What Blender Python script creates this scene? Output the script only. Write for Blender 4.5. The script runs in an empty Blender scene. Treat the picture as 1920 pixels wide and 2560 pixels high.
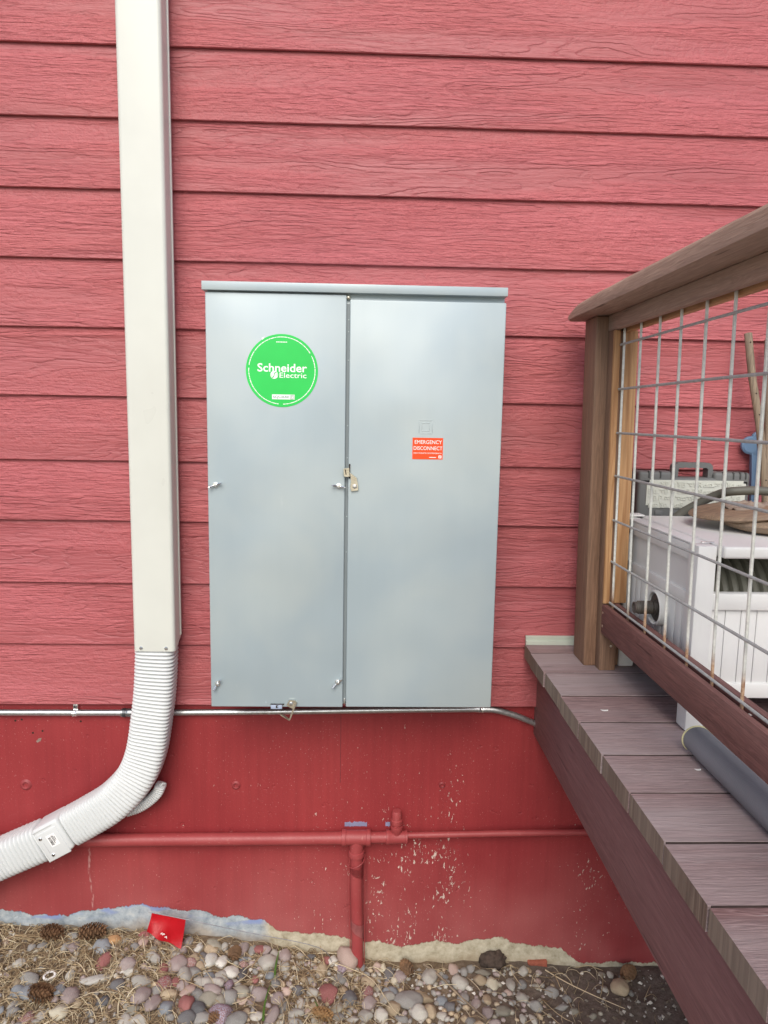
import bpy, bmesh, math, random
from mathutils import Vector, Matrix, noise as mnoise
random.seed(7)
sc = bpy.context.scene
COL = sc.collection

# ------------------------------------------------------------------ camera
PITCH, YAW, ROLL = 0.133578, 0.031149, 0.017607
cam_d = bpy.data.cameras.new('camera'); cam = bpy.data.objects.new('camera', cam_d); COL.objects.link(cam)
fw = Vector((math.sin(YAW)*math.cos(PITCH), math.cos(YAW)*math.cos(PITCH), -math.sin(PITCH)))
rt = Vector((math.cos(YAW), -math.sin(YAW), 0)); up = rt.cross(fw)
r2 = math.cos(ROLL)*rt + math.sin(ROLL)*up; u2 = -math.sin(ROLL)*rt + math.cos(ROLL)*up
M = Matrix((r2, u2, -fw)).transposed().to_4x4(); M.translation = Vector((0, -1.70995, 0.72185))
cam.matrix_world = M
cam_d.sensor_fit = 'VERTICAL'; cam_d.sensor_height = 24.0; cam_d.lens = 24.0*1782.08/2560
cam_d.clip_start = 0.02; cam_d.clip_end = 500
sc.camera = cam
sc.render.resolution_x, sc.render.resolution_y = 768, 1024

# ------------------------------------------------------------------ sky, sun, exposure
SUN_EL, SUN_AZ = math.radians(42), math.radians(-6)     # azimuth: from straight behind the camera, negative = left
sun_dir = Vector((math.sin(SUN_AZ)*math.cos(SUN_EL), -math.cos(SUN_AZ)*math.cos(SUN_EL), math.sin(SUN_EL)))
world = bpy.data.worlds.new('World'); sc.world = world; world.use_nodes = True
wn = world.node_tree; wn.nodes.clear()
sky = wn.nodes.new('ShaderNodeTexSky'); sky.sky_type = 'NISHITA'; sky.sun_disc = False
sky.sun_elevation = SUN_EL; sky.sun_rotation = math.atan2(sun_dir.x, sun_dir.y)
sky.air_density = 1.0; sky.dust_density = 3.0; sky.ozone_density = 0.8; sky.altitude = 300
bg = wn.nodes.new('ShaderNodeBackground'); bg.inputs[1].default_value = 0.10
wo = wn.nodes.new('ShaderNodeOutputWorld')
wn.links.new(sky.outputs[0], bg.inputs[0]); wn.links.new(bg.outputs[0], wo.inputs[0])
sun_d = bpy.data.lights.new('sun', 'SUN'); sun_d.energy = 1.5; sun_d.angle = math.radians(42); sun_d.color = (1.0, 0.95, 0.88)
sun = bpy.data.objects.new('sun', sun_d); COL.objects.link(sun)
sun.rotation_euler = sun_dir.to_track_quat('Z', 'Y').to_euler(); sun.location = (-2, -4, 5)
vs = sc.view_settings
sc.display_settings.display_device = 'sRGB'
vs.view_transform = 'Standard'; vs.look = 'None'; vs.gamma = 1; vs.exposure = 0.64; vs.use_curve_mapping = False

# ------------------------------------------------------------------ helpers: objects
ORG = {}
def setp(o, label=None, cat=None, group=None, kind=None):
    if label: o['label'] = label
    if cat: o['category'] = cat
    if group: o['group'] = group
    if kind: o['kind'] = kind
    return o
def thing(name, loc, label, cat, group=None, rot=(0, 0, 0)):
    o = bpy.data.objects.new(name, None); COL.objects.link(o)
    o.location = loc; o.rotation_euler = rot; o.empty_display_size = 0.05
    ORG[o.name] = Vector(loc)
    return setp(o, label, cat, group)
def obj(name, bm, mat, parent=None, smooth=True, label=None, cat=None, group=None, kind=None, angle=35, origin=None):
    """bm in world coordinates -> one mesh object (a part when parent is given)."""
    org = ORG[parent.name] if parent else (Vector(origin) if origin else None)
    if org is None:
        bm.verts.ensure_lookup_table()
        xs = [v.co for v in bm.verts]
        org = Vector((sum(c.x for c in xs)/len(xs), sum(c.y for c in xs)/len(xs), min(c.z for c in xs)))
    bmesh.ops.translate(bm, verts=bm.verts, vec=-org)
    bmesh.ops.recalc_face_normals(bm, faces=bm.faces)
    me = bpy.data.meshes.new(name); bm.to_mesh(me); bm.free()
    for m in (mat if isinstance(mat, (list, tuple)) else [mat]): me.materials.append(m)
    if smooth:
        me.polygons.foreach_set('use_smooth', [True]*len(me.polygons))
        me.set_sharp_from_angle(angle=math.radians(angle))
    o = bpy.data.objects.new(name, me); COL.objects.link(o)
    if parent: o.parent = parent
    else: o.location = org
    ORG[o.name] = org
    return setp(o, label, cat, group, kind)
def NB(): return bmesh.new()
def box(bm, x0, x1, y0, y1, z0, z1, bev=0.0, seg=2, mi=0):
    r = bmesh.ops.create_cube(bm, size=1.0, matrix=Matrix.Translation(((x0+x1)/2, (y0+y1)/2, (z0+z1)/2)) @ Matrix.Diagonal((x1-x0, y1-y0, z1-z0, 1)))
    vs_ = r['verts']
    es = list({e for v in vs_ for e in v.link_edges}); fs = list({f for v in vs_ for f in v.link_faces})
    for f in fs: f.material_index = mi
    if bev > 0:
        bmesh.ops.bevel(bm, geom=es, offset=bev, segments=seg, profile=0.5, affect='EDGES', clamp_overlap=True)
    return bm
def frames(pts):
    T = []
    for i in range(len(pts)):
        a = pts[max(i-1, 0)]; b = pts[min(i+1, len(pts)-1)]
        T.append((b-a).normalized())
    n = T[0].orthogonal().normalized(); out = []
    for t in T:
        n = (n - t*n.dot(t))
        n = n.normalized() if n.length > 1e-8 else t.orthogonal().normalized()
        out.append((t, n, t.cross(n)))
    return out
def tube(bm, pts, rad, n=10, caps=True, mi=0):
    pts = [Vector(p) for p in pts]; fr = frames(pts)
    rr = rad if isinstance(rad, (list, tuple)) else [rad]*len(pts)
    rings = []
    for p, r, (t, a, b) in zip(pts, rr, fr):
        rings.append([bm.verts.new(p + r*(math.cos(2*math.pi*k/n)*a + math.sin(2*math.pi*k/n)*b)) for k in range(n)])
    for i in range(len(rings)-1):
        for k in range(n):
            f = bm.faces.new((rings[i][k], rings[i][(k+1) % n], rings[i+1][(k+1) % n], rings[i+1][k])); f.material_index = mi
    if caps:
        bm.faces.new(list(reversed(rings[0]))).material_index = mi; bm.faces.new(rings[-1]).material_index = mi
    return bm
def smooth_path(pts, n=8):
    P = [Vector(p) for p in pts]; out = []
    for i in range(len(P)-1):
        p0 = P[max(i-1, 0)]; p1 = P[i]; p2 = P[i+1]; p3 = P[min(i+2, len(P)-1)]
        for k in range(n):
            t = k/n
            out.append(0.5*((2*p1) + (p2-p0)*t + (2*p0-5*p1+4*p2-p3)*t*t + (-p0+3*p1-3*p2+p3)*t**3))
    out.append(P[-1]); return out
def prism(bm, poly, y0, y1, mi=0):
    """polygon [(x,z)] extruded between y0 and y1"""
    a = [bm.verts.new((x, y0, z)) for x, z in poly]; b = [bm.verts.new((x, y1, z)) for x, z in poly]
    n = len(poly)
    bm.faces.new(a).material_index = mi; bm.faces.new(list(reversed(b))).material_index = mi
    for i in range(n): bm.faces.new((a[i], b[i], b[(i+1) % n], a[(i+1) % n])).material_index = mi
    return bm
def lathe(bm, prof, c, axis='Z', n=24, mi=0):
    """prof [(r, h)] revolved around axis through c"""
    c = Vector(c); rings = []
    for r, h in prof:
        ring = []
        for k in range(n):
            a = 2*math.pi*k/n; u, v = r*math.cos(a), r*math.sin(a)
            o = Vector((u, v, h)) if axis == 'Z' else (Vector((h, u, v)) if axis == 'X' else Vector((u, h, v)))
            ring.append(bm.verts.new(c+o))
        rings.append(ring)
    for i in range(len(rings)-1):
        for k in range(n):
            bm.faces.new((rings[i][k], rings[i][(k+1) % n], rings[i+1][(k+1) % n], rings[i+1][k])).material_index = mi
    bm.faces.new(rings[0]).material_index = mi; bm.faces.new(rings[-1]).material_index = mi
    return bm
def disc(bm, c, r, y0, y1, n=40):
    prism(bm, [(c[0]+r*math.cos(2*math.pi*k/n), c[1]+r*math.sin(2*math.pi*k/n)) for k in range(n)], y0, y1)
_dg = None
def text(bm, s, x0, z0, width, y, bold=0.0, height=None, rot=0.0, centre=None, depth=0.0):
    """flat lettering in the XZ plane facing -Y, left end x0, baseline z0"""
    cu = bpy.data.curves.new('t', 'FONT'); cu.body = s; cu.size = 1.0; cu.offset = bold; cu.resolution_u = 3
    to = bpy.data.objects.new('t', cu); COL.objects.link(to)
    me = bpy.data.meshes.new_from_object(to.evaluated_get(bpy.context.evaluated_depsgraph_get()))
    bpy.data.objects.remove(to); bpy.data.curves.remove(cu)
    xs = [v.co.x for v in me.vertices]; ys = [v.co.y for v in me.vertices]
    k = width/(max(xs)-min(xs)); kz = (height/max(ys)) if height else k
    mx = min(xs)
    b2 = bmesh.new(); b2.from_mesh(me); bpy.data.meshes.remove(me)
    if depth:
        ext = bmesh.ops.extrude_face_region(b2, geom=b2.faces[:])
        for g in ext['geom']:
            if isinstance(g, bmesh.types.BMVert): g.co.z += 1.0
    for v in b2.verts:
        x, z, d = (v.co.x-mx)*k, v.co.y*kz, v.co.z
        if rot: x, z = x*math.cos(rot)-z*math.sin(rot), x*math.sin(rot)+z*math.cos(rot)
        v.co = Vector((x0+x, y-d*depth, z0+z))
    m2 = bpy.data.meshes.new('tmp'); b2.to_mesh(m2); b2.free(); bm.from_mesh(m2); bpy.data.meshes.remove(m2)
    return bm

# ------------------------------------------------------------------ helpers: materials
class NT:
    def __init__(s, name):
        s.m = bpy.data.materials.new(name); s.m.use_nodes = True; s.t = s.m.node_tree; s.t.nodes.clear()
        s.out = s.t.nodes.new('ShaderNodeOutputMaterial'); s.b = s.t.nodes.new('ShaderNodeBsdfPrincipled')
        s.t.links.new(s.b.outputs[0], s.out.inputs[0])
    def put(s, sock, v):
        if isinstance(v, bpy.types.NodeSocket): s.t.links.new(v, sock)
        elif v is not None:
            if isinstance(v, (tuple, list)) and len(v) == 3 and sock.type == 'RGBA': v = (*v, 1)
            sock.default_value = v
    def add(s, typ, props=None, ins=None, out=0):
        n = s.t.nodes.new('ShaderNode'+typ)
        for k, v in (props or {}).items(): setattr(n, k, v)
        for k, v in (ins or {}).items(): s.put(n.inputs[k], v)
        return n.outputs[out]
    def math(s, op, a, b=None, clamp=False): 
        return s.add('Math', {'operation': op, 'use_clamp': clamp}, {0: a, 1: b} if b is not None else {0: a})
    def vmath(s, op, a, b): return s.add('VectorMath', {'operation': op}, {0: a, 1: b})
    def pos(s): return s.add('NewGeometry', None, None, 'Position')
    def obc(s): return s.add('TexCoord', None, None, 'Object')
    def rnd(s): return s.add('ObjectInfo', None, None, 'Random')
    def noise(s, vec, scale=1.0, detail=2.0, rough=0.5, dist=0.0, mul=None):
        if mul is not None: vec = s.vmath('MULTIPLY', vec, mul)
        return s.add('TexNoise', None, {'Vector': vec, 'Scale': scale, 'Detail': detail, 'Roughness': rough, 'Distortion': dist}, 'Fac')
    def ramp(s, f, stops, interp='LINEAR'):
        n = s.t.nodes.new('ShaderNodeValToRGB'); n.color_ramp.interpolation = interp
        cr = n.color_ramp
        while len(cr.elements) < len(stops): cr.elements.new(0.5)
        for e, (p, c) in zip(cr.elements, stops):
            e.position = p; e.color = (c, c, c, 1) if isinstance(c, (int, float)) else (*c, 1)
        s.put(n.inputs[0], f); return n.outputs[0]
    def mix(s, f, a, b, mode='MIX'):
        n = s.t.nodes.new('ShaderNodeMix'); n.data_type = 'RGBA'; n.blend_type = mode
        s.put(n.inputs[0], f); s.put(n.inputs[6], a); s.put(n.inputs[7], b); return n.outputs[2]
    def rng(s, v, a, b, c=0.0, d=1.0): return s.add('MapRange', None, {0: v, 1: a, 2: b, 3: c, 4: d})
    def sep(s, v, i): return s.add('SeparateXYZ', None, {0: v}, i)
    def bump(s, h, strength=0.5, dist=0.002, normal=None):
        ins = {'Height': h, 'Strength': strength, 'Distance': dist}
        if normal is not None: ins['Normal'] = normal
        return s.add('Bump', None, ins)
    def fin(s, col=None, rough=0.5, metal=0.0, normal=None, spec=0.5, **kw):
        s.put(s.b.inputs['Base Color'], col); s.put(s.b.inputs['Roughness'], rough); s.put(s.b.inputs['Metallic'], metal)
        s.put(s.b.inputs['Specular IOR Level'], spec)
        if normal is not None: s.put(s.b.inputs['Normal'], normal)
        for k, v in kw.items(): s.put(s.b.inputs[k.replace('_', ' ')], v)
        return s.m
def lin(r, g, b):
    f = lambda c: (c/255/12.92 if c/255 <= 0.04045 else ((c/255+0.055)/1.055)**2.4)
    return (f(r), f(g), f(b))

def plain(name, col, rough=0.5, metal=0.0, spec=0.5, var=0.12, bump=0.15, scale=60):
    t = NT(name); p = t.pos()
    n = t.noise(p, scale, 4, 0.6); n2 = t.noise(p, scale/9, 2)
    f = t.math('MULTIPLY', t.rng(n, 0.3, 0.7, 1-var, 1+var), t.rng(n2, 0.3, 0.7, 1-var, 1+var))
    c = t.vmath('MULTIPLY', col, f)
    return t.fin(c, t.rng(n2, 0.3, 0.7, rough*0.85, rough*1.15), metal, t.bump(n, bump, 0.0006), spec)

def mat_siding():
    t = NT('painted_cedar_siding'); p0 = t.pos(); r = t.rnd()
    off = t.add('CombineXYZ', None, {0: t.math('MULTIPLY', r, 57.0), 1: t.math('MULTIPLY', r, 13.0), 2: t.math('MULTIPLY', r, 5.0)})
    p = t.vmath('ADD', p0, off)
    low = t.noise(p, 1.0, 2.0, 0.45, 0.15, mul=(2.0, 1, 15.0))
    jag = t.noise(p, 1.0, 4.0, 0.6, 0.0, mul=(48, 1, 120))
    jag2 = t.noise(p, 1.0, 2.0, 0.5, 0.0, mul=(22, 1, 30))
    v = t.math('ADD', t.math('MULTIPLY', low, 15.0), t.math('ADD', t.math('MULTIPLY', jag, 0.55), t.math('MULTIPLY', jag2, 0.7)))
    saw = t.math('FRACT', v)
    groove = t.ramp(saw, [(0.0, 0.35), (0.06, 0.30), (0.24, 1.0), (0.75, 0.85), (1.0, 0.6)])
    fib = t.noise(p, 1.0, 3.0, 0.6, 0.5, mul=(15, 1, 165))
    rsaw = t.noise(p, 1.0, 3.0, 0.6, 0.4, mul=(70, 1, 85))
    zone = t.noise(p, 1.0, 1.0, 0.4, 0.0, mul=(1.3, 1, 17))
    zone2 = t.noise(p, 1.0, 1.0, 0.4, 0.0, mul=(2.1, 3, 11))
    zf = t.rng(zone, 0.42, 0.56); zs = t.rng(zone2, 0.45, 0.6)
    fine = t.math('ADD', t.math('MULTIPLY', t.math('MULTIPLY', fib, t.rng(zf, 0, 1, 0.35, 1.0)), 2.3), t.math('MULTIPLY', t.math('MULTIPLY', rsaw, zs), 1.1))
    gm = t.math('MULTIPLY', groove, t.rng(zs, 0.0, 1.0, 0.85, 0.35))
    h = t.math('ADD', t.math('MULTIPLY', gm, 0.75), fine)
    big = t.noise(p0, 1.3, 2.0)
    c = t.mix(t.rng(big, 0.3, 0.7), (0.385, 0.090, 0.099), (0.44, 0.116, 0.119))
    c = t.mix(t.rng(low, 0.35, 0.65, 0.0, 0.5), c, (0.46, 0.122, 0.138))
    c = t.vmath('MULTIPLY', c, t.rng(groove, 0.3, 0.7, 0.95, 1.0))
    c = t.vmath('MULTIPLY', c, t.rng(fine, 0.3, 1.5, 0.90, 1.09))
    return t.fin(c, t.rng(fine, 0.2, 1.2, 0.42, 0.58), 0, t.bump(h, 0.95, 0.0030), 0.45)

BAND = [(-0.9277, -0.5712), (-0.7948, -0.5866), (-0.6704, -0.57), (-0.5561, -0.5557), (-0.4318, -0.571), (-0.3485, -0.5886), (-0.2438, -0.6006),
        (-0.2124, -0.6331), (-0.1385, -0.6358), (-0.0219, -0.6539), (0.1169, -0.6746), (0.2237, -0.667), (0.3844, -0.6561), (0.4717, -0.6802), (0.5479, -0.6889), (0.6036, -0.73)]
def mat_foundation():
    t = NT('painted_concrete'); p = t.pos(); x = t.sep(p, 0); z = t.sep(p, 2)
    fx = t.rng(x, -1.0, 0.7)
    curve = t.ramp(fx, [((bx+1.0)/1.7, (bz+0.8)/0.4) for bx, bz in BAND])
    edge = t.math('ADD', t.math('MULTIPLY', curve, 0.4), -0.8)
    rag = t.math('ADD', t.math('MULTIPLY', t.math('SUBTRACT', t.noise(p, 1, 2.0, 0.5, 0, mul=(17, 1, 4)), 0.5), 0.036),
                 t.math('MULTIPLY', t.math('SUBTRACT', t.noise(p, 1, 4, 0.65, 0, mul=(110, 1, 45)), 0.5), 0.020))
    d = t.math('SUBTRACT', t.math('ADD', edge, rag), z)            # >0 bare concrete
    bare = t.rng(d, -0.0012, 0.0012)
    # bare concrete colours: blue grey to the left, buff to the right
    n1 = t.noise(p, 45, 5, 0.7); n2 = t.noise(p, 14, 3, 0.6)
    grey = t.ramp(n1, [(0.3, lin(128, 140, 150)), (0.55, lin(168, 178, 184)), (0.75, lin(196, 200, 198))])
    lil = t.mix(t.rng(t.noise(p, 1, 2, 0.5, 0, mul=(9, 1, 30)), 0.52, 0.6), grey, lin(135, 150, 190))
    lil = t.mix(t.rng(d, 0.004, 0.032), lil, grey)
    buff = t.ramp(n1, [(0.28, lin(150, 140, 118)), (0.5, lin(186, 178, 156)), (0.75, lin(212, 206, 186))])
    cb = t.mix(t.rng(t.math('ADD', x, t.math('MULTIPLY', n2, 0.06)), -0.225, -0.195), lil, buff)
    dirt = t.rng(t.math('SUBTRACT', d, t.math('MULTIPLY', n2, 0.05)), 0.008, 0.04)
    cb = t.mix(t.math('MULTIPLY', dirt, 0.55), cb, lin(160, 140, 112))
    # red paint, faintly streaked by the form boards
    st = t.noise(p, 1, 3, 0.6, 0, mul=(55, 1, 1.6)); bl = t.noise(p, 3.2, 3, 0.55)
    red = t.mix(t.rng(bl, 0.3, 0.7), (0.25, 0.026, 0.031), (0.315, 0.040, 0.043))
    red = t.vmath('MULTIPLY', red, t.rng(st, 0.3, 0.7, 0.92, 1.07))
    dust = t.math('MULTIPLY', t.rng(z, -0.36, -0.68), t.rng(bl, 0.35, 0.65, 0.1, 0.4))
    red = t.mix(dust, red, lin(186, 128, 126))
    # chipped and splashed flecks
    fle = t.noise(p, 1, 3, 0.62, 0.6, mul=(150, 1, 70))
    gx = t.math('ADD', t.rng(t.math('ABSOLUTE', t.math('SUBTRACT', x, 0.2)), 0.20, 0.03), t.math('MULTIPLY', t.rng(t.math('ABSOLUTE', t.math('SUBTRACT', x, -0.02)), 0.22, 0.03), 0.7))
    gx = t.math('MAXIMUM', gx, t.math('MULTIPLY', t.rng(t.math('ABSOLUTE', t.math('SUBTRACT', x, 0.62)), 0.12, 0.02), 0.75))
    gz = t.rng(z, -0.10, -0.42, 0.35, 1.0)
    cl = t.rng(t.noise(p, 1, 2, 0.5, 0, mul=(14, 1, 9)), 0.42, 0.62)
    den = t.math('MULTIPLY', t.math('MULTIPLY', gx, gz), t.math('ADD', t.math('MULTIPLY', cl, 0.7), 0.5))
    thr = t.rng(den, 0.0, 1.2, 0.74, 0.565)
    fm = t.rng(t.math('SUBTRACT', fle, thr), 0.0, 0.03)
    fin_ = t.noise(p, 1, 2, 0.5, 0, mul=(300, 1, 190))
    fm2 = t.math('MULTIPLY', t.rng(fin_, 0.67, 0.72), t.rng(bl, 0.4, 0.6, 0.25, 0.7))
    red = t.mix(fm2, red, lin(205, 150, 145))
    red = t.mix(t.math('MULTIPLY', fm, 0.85), red, lin(214, 200, 188))
    # drip marks low on the left
    dm = t.math('MULTIPLY', t.rng(t.math('ABSOLUTE', t.math('SUBTRACT', t.math('ADD', x, t.math('MULTIPLY', t.noise(p, 1, 2, 0.5, 0, mul=(2, 1, 9)), 0.03)), -0.675)), 0.004, 0.0015), t.rng(t.noise(p, 1, 3, 0.6, 0, mul=(90, 1, 30)), 0.48, 0.6))
    dm = t.math('MULTIPLY', dm, t.rng(z, -0.36, -0.38))
    red = t.mix(t.math('MULTIPLY', dm, 0.6), red, lin(200, 160, 155))
    c = t.mix(bare, red, cb)
    hb = t.math('ADD', t.math('MULTIPLY', st, 0.35), t.math('ADD', t.math('MULTIPLY', t.noise(p, 160, 4, 0.7), 0.5), t.math('MULTIPLY', bare, -0.9)))
    hb = t.math('ADD', hb, t.math('MULTIPLY', fm, -0.4))
    pit = t.rng(t.noise(p, 38, 2, 0.5), 0.71, 0.75)
    hb = t.math('SUBTRACT', hb, t.math('MULTIPLY', pit, 0.9))
    return t.fin(c, t.mix(bare, (0.5, 0.5, 0.5), (0.9, 0.9, 0.9)), 0, t.bump(hb, 0.55, 0.002), 0.35)

def mat_red_pipe():
    t = NT('red_painted_steel'); p = t.pos(); bl = t.noise(p, 9, 3); n = t.noise(p, 120, 4, 0.7)
    z = t.sep(p, 2)
    c = t.mix(t.rng(bl, 0.3, 0.7), (0.31, 0.046, 0.050), (0.36, 0.066, 0.068))
    nrm = t.add('NewGeometry', None, None, 'Normal')
    c = t.mix(t.math('MULTIPLY', t.rng(n, 0.62, 0.72), 0.35), c, lin(205, 150, 140))
    return t.fin(c, t.rng(n, 0.3, 0.7, 0.38, 0.55), 0, t.bump(t.noise(p, 70, 3, 0.6), 0.3, 0.001), 0.45)

def wood(name, axis, dark, light, grey=None, greyf=0.4, scale=1.0, rough=0.72, bumpk=0.6, gloss=0.3, dust=0.0, axk=1.0):
    t = NT(name); p0 = t.pos(); r = t.rnd()
    p = t.vmath('ADD', p0, t.add('CombineXYZ', None, {0: t.math('MULTIPLY', r, 31.0), 1: t.math('MULTIPLY', r, 17.0), 2: t.math('MULTIPLY', r, 23.0)}))
    S, A = 110*scale, 3.0*scale*axk
    mul = {'X': (A, S, S), 'Y': (S, A, S), 'Z': (S, S, A)}[axis]
    mul2 = {'X': (A*0.5, S*0.24, S*0.24), 'Y': (S*0.24, A*0.5, S*0.24), 'Z': (S*0.24, S*0.24, A*0.5)}[axis]
    g = t.noise(p, 1, 5, 0.65, 0.6, mul=mul); w = t.noise(p, 1, 2, 0.5, 0.8, mul=mul2)
    ring = t.math('PINGPONG', t.math('ADD', t.math('MULTIPLY', w, 9.0), t.math('MULTIPLY', g, 0.8)), 0.5)
    f = t.math('ADD', t.math('MULTIPLY', ring, 0.9), t.math('MULTIPLY', t.math('SUBTRACT', g, 0.5), 0.9), True)
    c = t.mix(f, dark, light)
    if grey is not None:
        wz = t.noise(p, 1, 3, 0.6, 0.4, mul=tuple(m*0.10 for m in mul2))
        c = t.mix(t.math('MULTIPLY', t.rng(wz, 0.35, 0.65), greyf*2), c, grey)
    c = t.vmath('MULTIPLY', c, t.rng(g, 0.25, 0.75, 0.78, 1.2))
    if dust:
        sp = t.noise(p, 1, 3, 0.6, 0.0, mul=tuple(m*0.9 for m in mul))
        c = t.mix(t.math('MULTIPLY', t.rng(sp, 0.64, 0.72), dust), c, lin(196, 184, 182))
    crack = t.rng(t.noise(p, 1, 2, 0.5, 0.2, mul=tuple(m*0.55 for m in mul)), 0.30, 0.26)
    c = t.mix(t.math('MULTIPLY', crack, 0.6), c, tuple(q*0.3 for q in dark))
    h = t.math('SUBTRACT', t.math('ADD', t.math('MULTIPLY', g, 0.7), t.math('MULTIPLY', f, 0.4)), t.math('MULTIPLY', crack, 0.5))
    return t.fin(c, t.rng(g, 0.3, 0.7, rough*0.85, rough*1.1), 0, t.bump(h, bumpk, 0.0016), gloss)

def mat_cabinet():
    t = NT('grey_cabinet_paint'); p = t.pos()
    n = t.noise(p, 420, 2, 0.5); w = t.noise(p, 3.3, 2, 0.5); s = t.noise(p, 1, 4, 0.7, 0, mul=(60, 1, 14))
    c = t.mix(w, lin(160, 176, 182), lin(172, 187, 193))
    sky_sheen = t.noise(p, 1, 3, 0.5, 0.3, mul=(4.5, 1, 4.0))
    c = t.mix(t.rng(sky_sheen, 0.42, 0.78, 0.0, 0.4), c, lin(204, 210, 200))  # soft sky reflections painted into the base colour as pale patches
    run = t.noise(p, 1, 3, 0.6, 0.2, mul=(38, 1, 1.5))
    c = t.vmath('MULTIPLY', c, t.rng(run, 0.25, 0.75, 0.99, 1.01))
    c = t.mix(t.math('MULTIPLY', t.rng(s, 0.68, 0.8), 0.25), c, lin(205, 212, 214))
    nn = t.bump(t.noise(p, 4.5, 1, 0.4), 0.22, 0.05); nn = t.bump(n, 0.06, 0.0004, nn)
    return t.fin(c, t.rng(w, 0.0, 1.0, 0.26, 0.42), 0.09, nn, 0.6)
def mat_galv(name='galvanised_steel', col=(0.60, 0.63, 0.64), rough=0.34, rust_z=None, metal=0.9):
    t = NT(name); p = t.pos(); n = t.noise(p, 90, 4, 0.7); n2 = t.noise(p, 1, 3, 0.6, 0, mul=(30, 300, 300))
    c = t.mix(t.rng(n, 0.3, 0.7), tuple(q*0.8 for q in col), tuple(min(1, q*1.15) for q in col))
    r = t.rng(n2, 0.3, 0.7, rough*0.8, rough*1.25); m = metal
    if rust_z is not None:
        z = t.sep(p, 2)
        rs = t.rng(t.math('ADD', z, t.math('MULTIPLY', t.math('SUBTRACT', t.noise(p, 12, 3), 0.5), 0.10)), rust_z+0.03, rust_z)
        c = t.mix(rs, c, t.mix(t.rng(n, 0.4, 0.6), lin(142, 104, 78), lin(186, 156, 128)))
        r = t.math('MAXIMUM', r, t.math('MULTIPLY', rs, 0.85)); m = t.math('MULTIPLY', t.math('SUBTRACT', 1.0, rs), metal)
    return t.fin(c, r, m, t.bump(n, 0.2, 0.0004), 0.5)
def mat_plastic(name, col, rough=0.35, var=0.04, spec=0.5, grain=0.0):
    t = NT(name); p = t.pos(); n = t.noise(p, 7, 3, 0.6); f = t.noise(p, 500 if not grain else 260, 2, 0.5)
    c = t.vmath('MULTIPLY', col, t.rng(n, 0.3, 0.7, 1-var, 1+var))
    return t.fin(c, t.rng(n, 0.3, 0.7, rough*0.85, rough*1.2), 0, t.bump(f, 0.06 if not grain else grain, 0.0005), spec)
def mat_pebble(name, a, b, vein=None, painted=None):
    t = NT(name); o = t.obc(); r = t.rnd()
    p = t.vmath('ADD', o, t.add('CombineXYZ', None, {0: t.math('MULTIPLY', r, 9.0), 1: t.math('MULTIPLY', r, 4.0), 2: r}))
    n = t.noise(p, 55, 5, 0.7); big = t.noise(p, 28, 2, 0.5, 0.5); fine = t.noise(p, 420, 3, 0.7)
    c = t.mix(t.rng(n, 0.3, 0.7), a, b)
    c = t.vmath('MULTIPLY', c, t.rng(r, 0, 1, 0.9, 1.45))
    if vein: c = t.mix(t.math('MULTIPLY', t.rng(t.math('ABSOLUTE', t.math('SUBTRACT', big, 0.5)), 0.03, 0.008), 0.6), c, vein)
    if painted: c = t.mix(t.rng(big, 0.46, 0.5), c, painted)
    c = t.vmath('MULTIPLY', c, t.rng(fine, 0.3, 0.7, 0.82, 1.16))
    dust = t.math('MULTIPLY', t.rng(t.noise(o, 90, 4, 0.7), 0.42, 0.66), t.rng(r, 0, 1, 0.2, 0.6))
    c = t.mix(dust, c, lin(158, 148, 134))
    return t.fin(c, 0.85, 0, t.bump(t.math('ADD', n, t.math('MULTIPLY', fine, 0.4)), 0.7, 0.0016), 0.25)

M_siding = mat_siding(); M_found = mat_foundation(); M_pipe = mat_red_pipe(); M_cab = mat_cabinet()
M_galv = mat_galv(); M_wire = mat_galv('lit_galvanised_wire', lin(222, 224, 216), 0.55, 0.338, 0.25); M_wireh = mat_galv('shaded_galvanised_wire', lin(176, 180, 178), 0.5, None, 0.1)  # one mesh wire: uprights coloured as brightly lit, level wires as shaded
M_zinc = mat_galv('bright_zinc', (0.82, 0.84, 0.84), 0.2); M_brassy = mat_galv('yellow_zinc', (0.80, 0.76, 0.62), 0.3)
M_darkmetal = mat_galv('dark_fitting', (0.13, 0.14, 0.15), 0.4)
M_spout = mat_plastic('white_downspout_enamel', lin(213, 216, 208), 0.32, 0.03)
M_hosew = mat_plastic('white_vinyl_hose', lin(212, 216, 216), 0.42, 0.02)
M_label = plain('white_paper', lin(246, 246, 244), 0.6, var=0.02, bump=0.03)
M_ink = plain('black_ink', lin(60, 62, 66), 0.7, var=0.05, bump=0.0)
M_green = mat_plastic('green_sticker', lin(40, 205, 88), 0.3, 0.08)
M_white = plain('white_print', lin(250, 252, 250), 0.45, var=0.02, bump=0.0)
M_gdark = plain('dark_green_print', lin(70, 140, 110), 0.5, var=0.03, bump=0.0)
M_orange = mat_plastic('orange_red_sticker', lin(245, 80, 32), 0.32, 0.07)
M_post = wood('brown_stained_post', 'Z', lin(118, 88, 68), lin(158, 122, 98), lin(148, 124, 106), 0.3, 2.2, axk=1.4)
M_rail = wood('brown_stained_rail', 'Y', lin(112, 74, 69), lin(150, 106, 98), lin(138, 106, 102), 0.25, 2.2, axk=1.4)
M_cap = wood('weathered_brown_cap', 'Y', lin(144, 120, 104), lin(186, 160, 142), lin(178, 156, 140), 0.35, 2.0, axk=1.5)
M_cedar = wood('natural_cedar', 'Z', lin(170, 126, 86), lin(216, 176, 130), None, 0, 0.9, 0.65)
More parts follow.
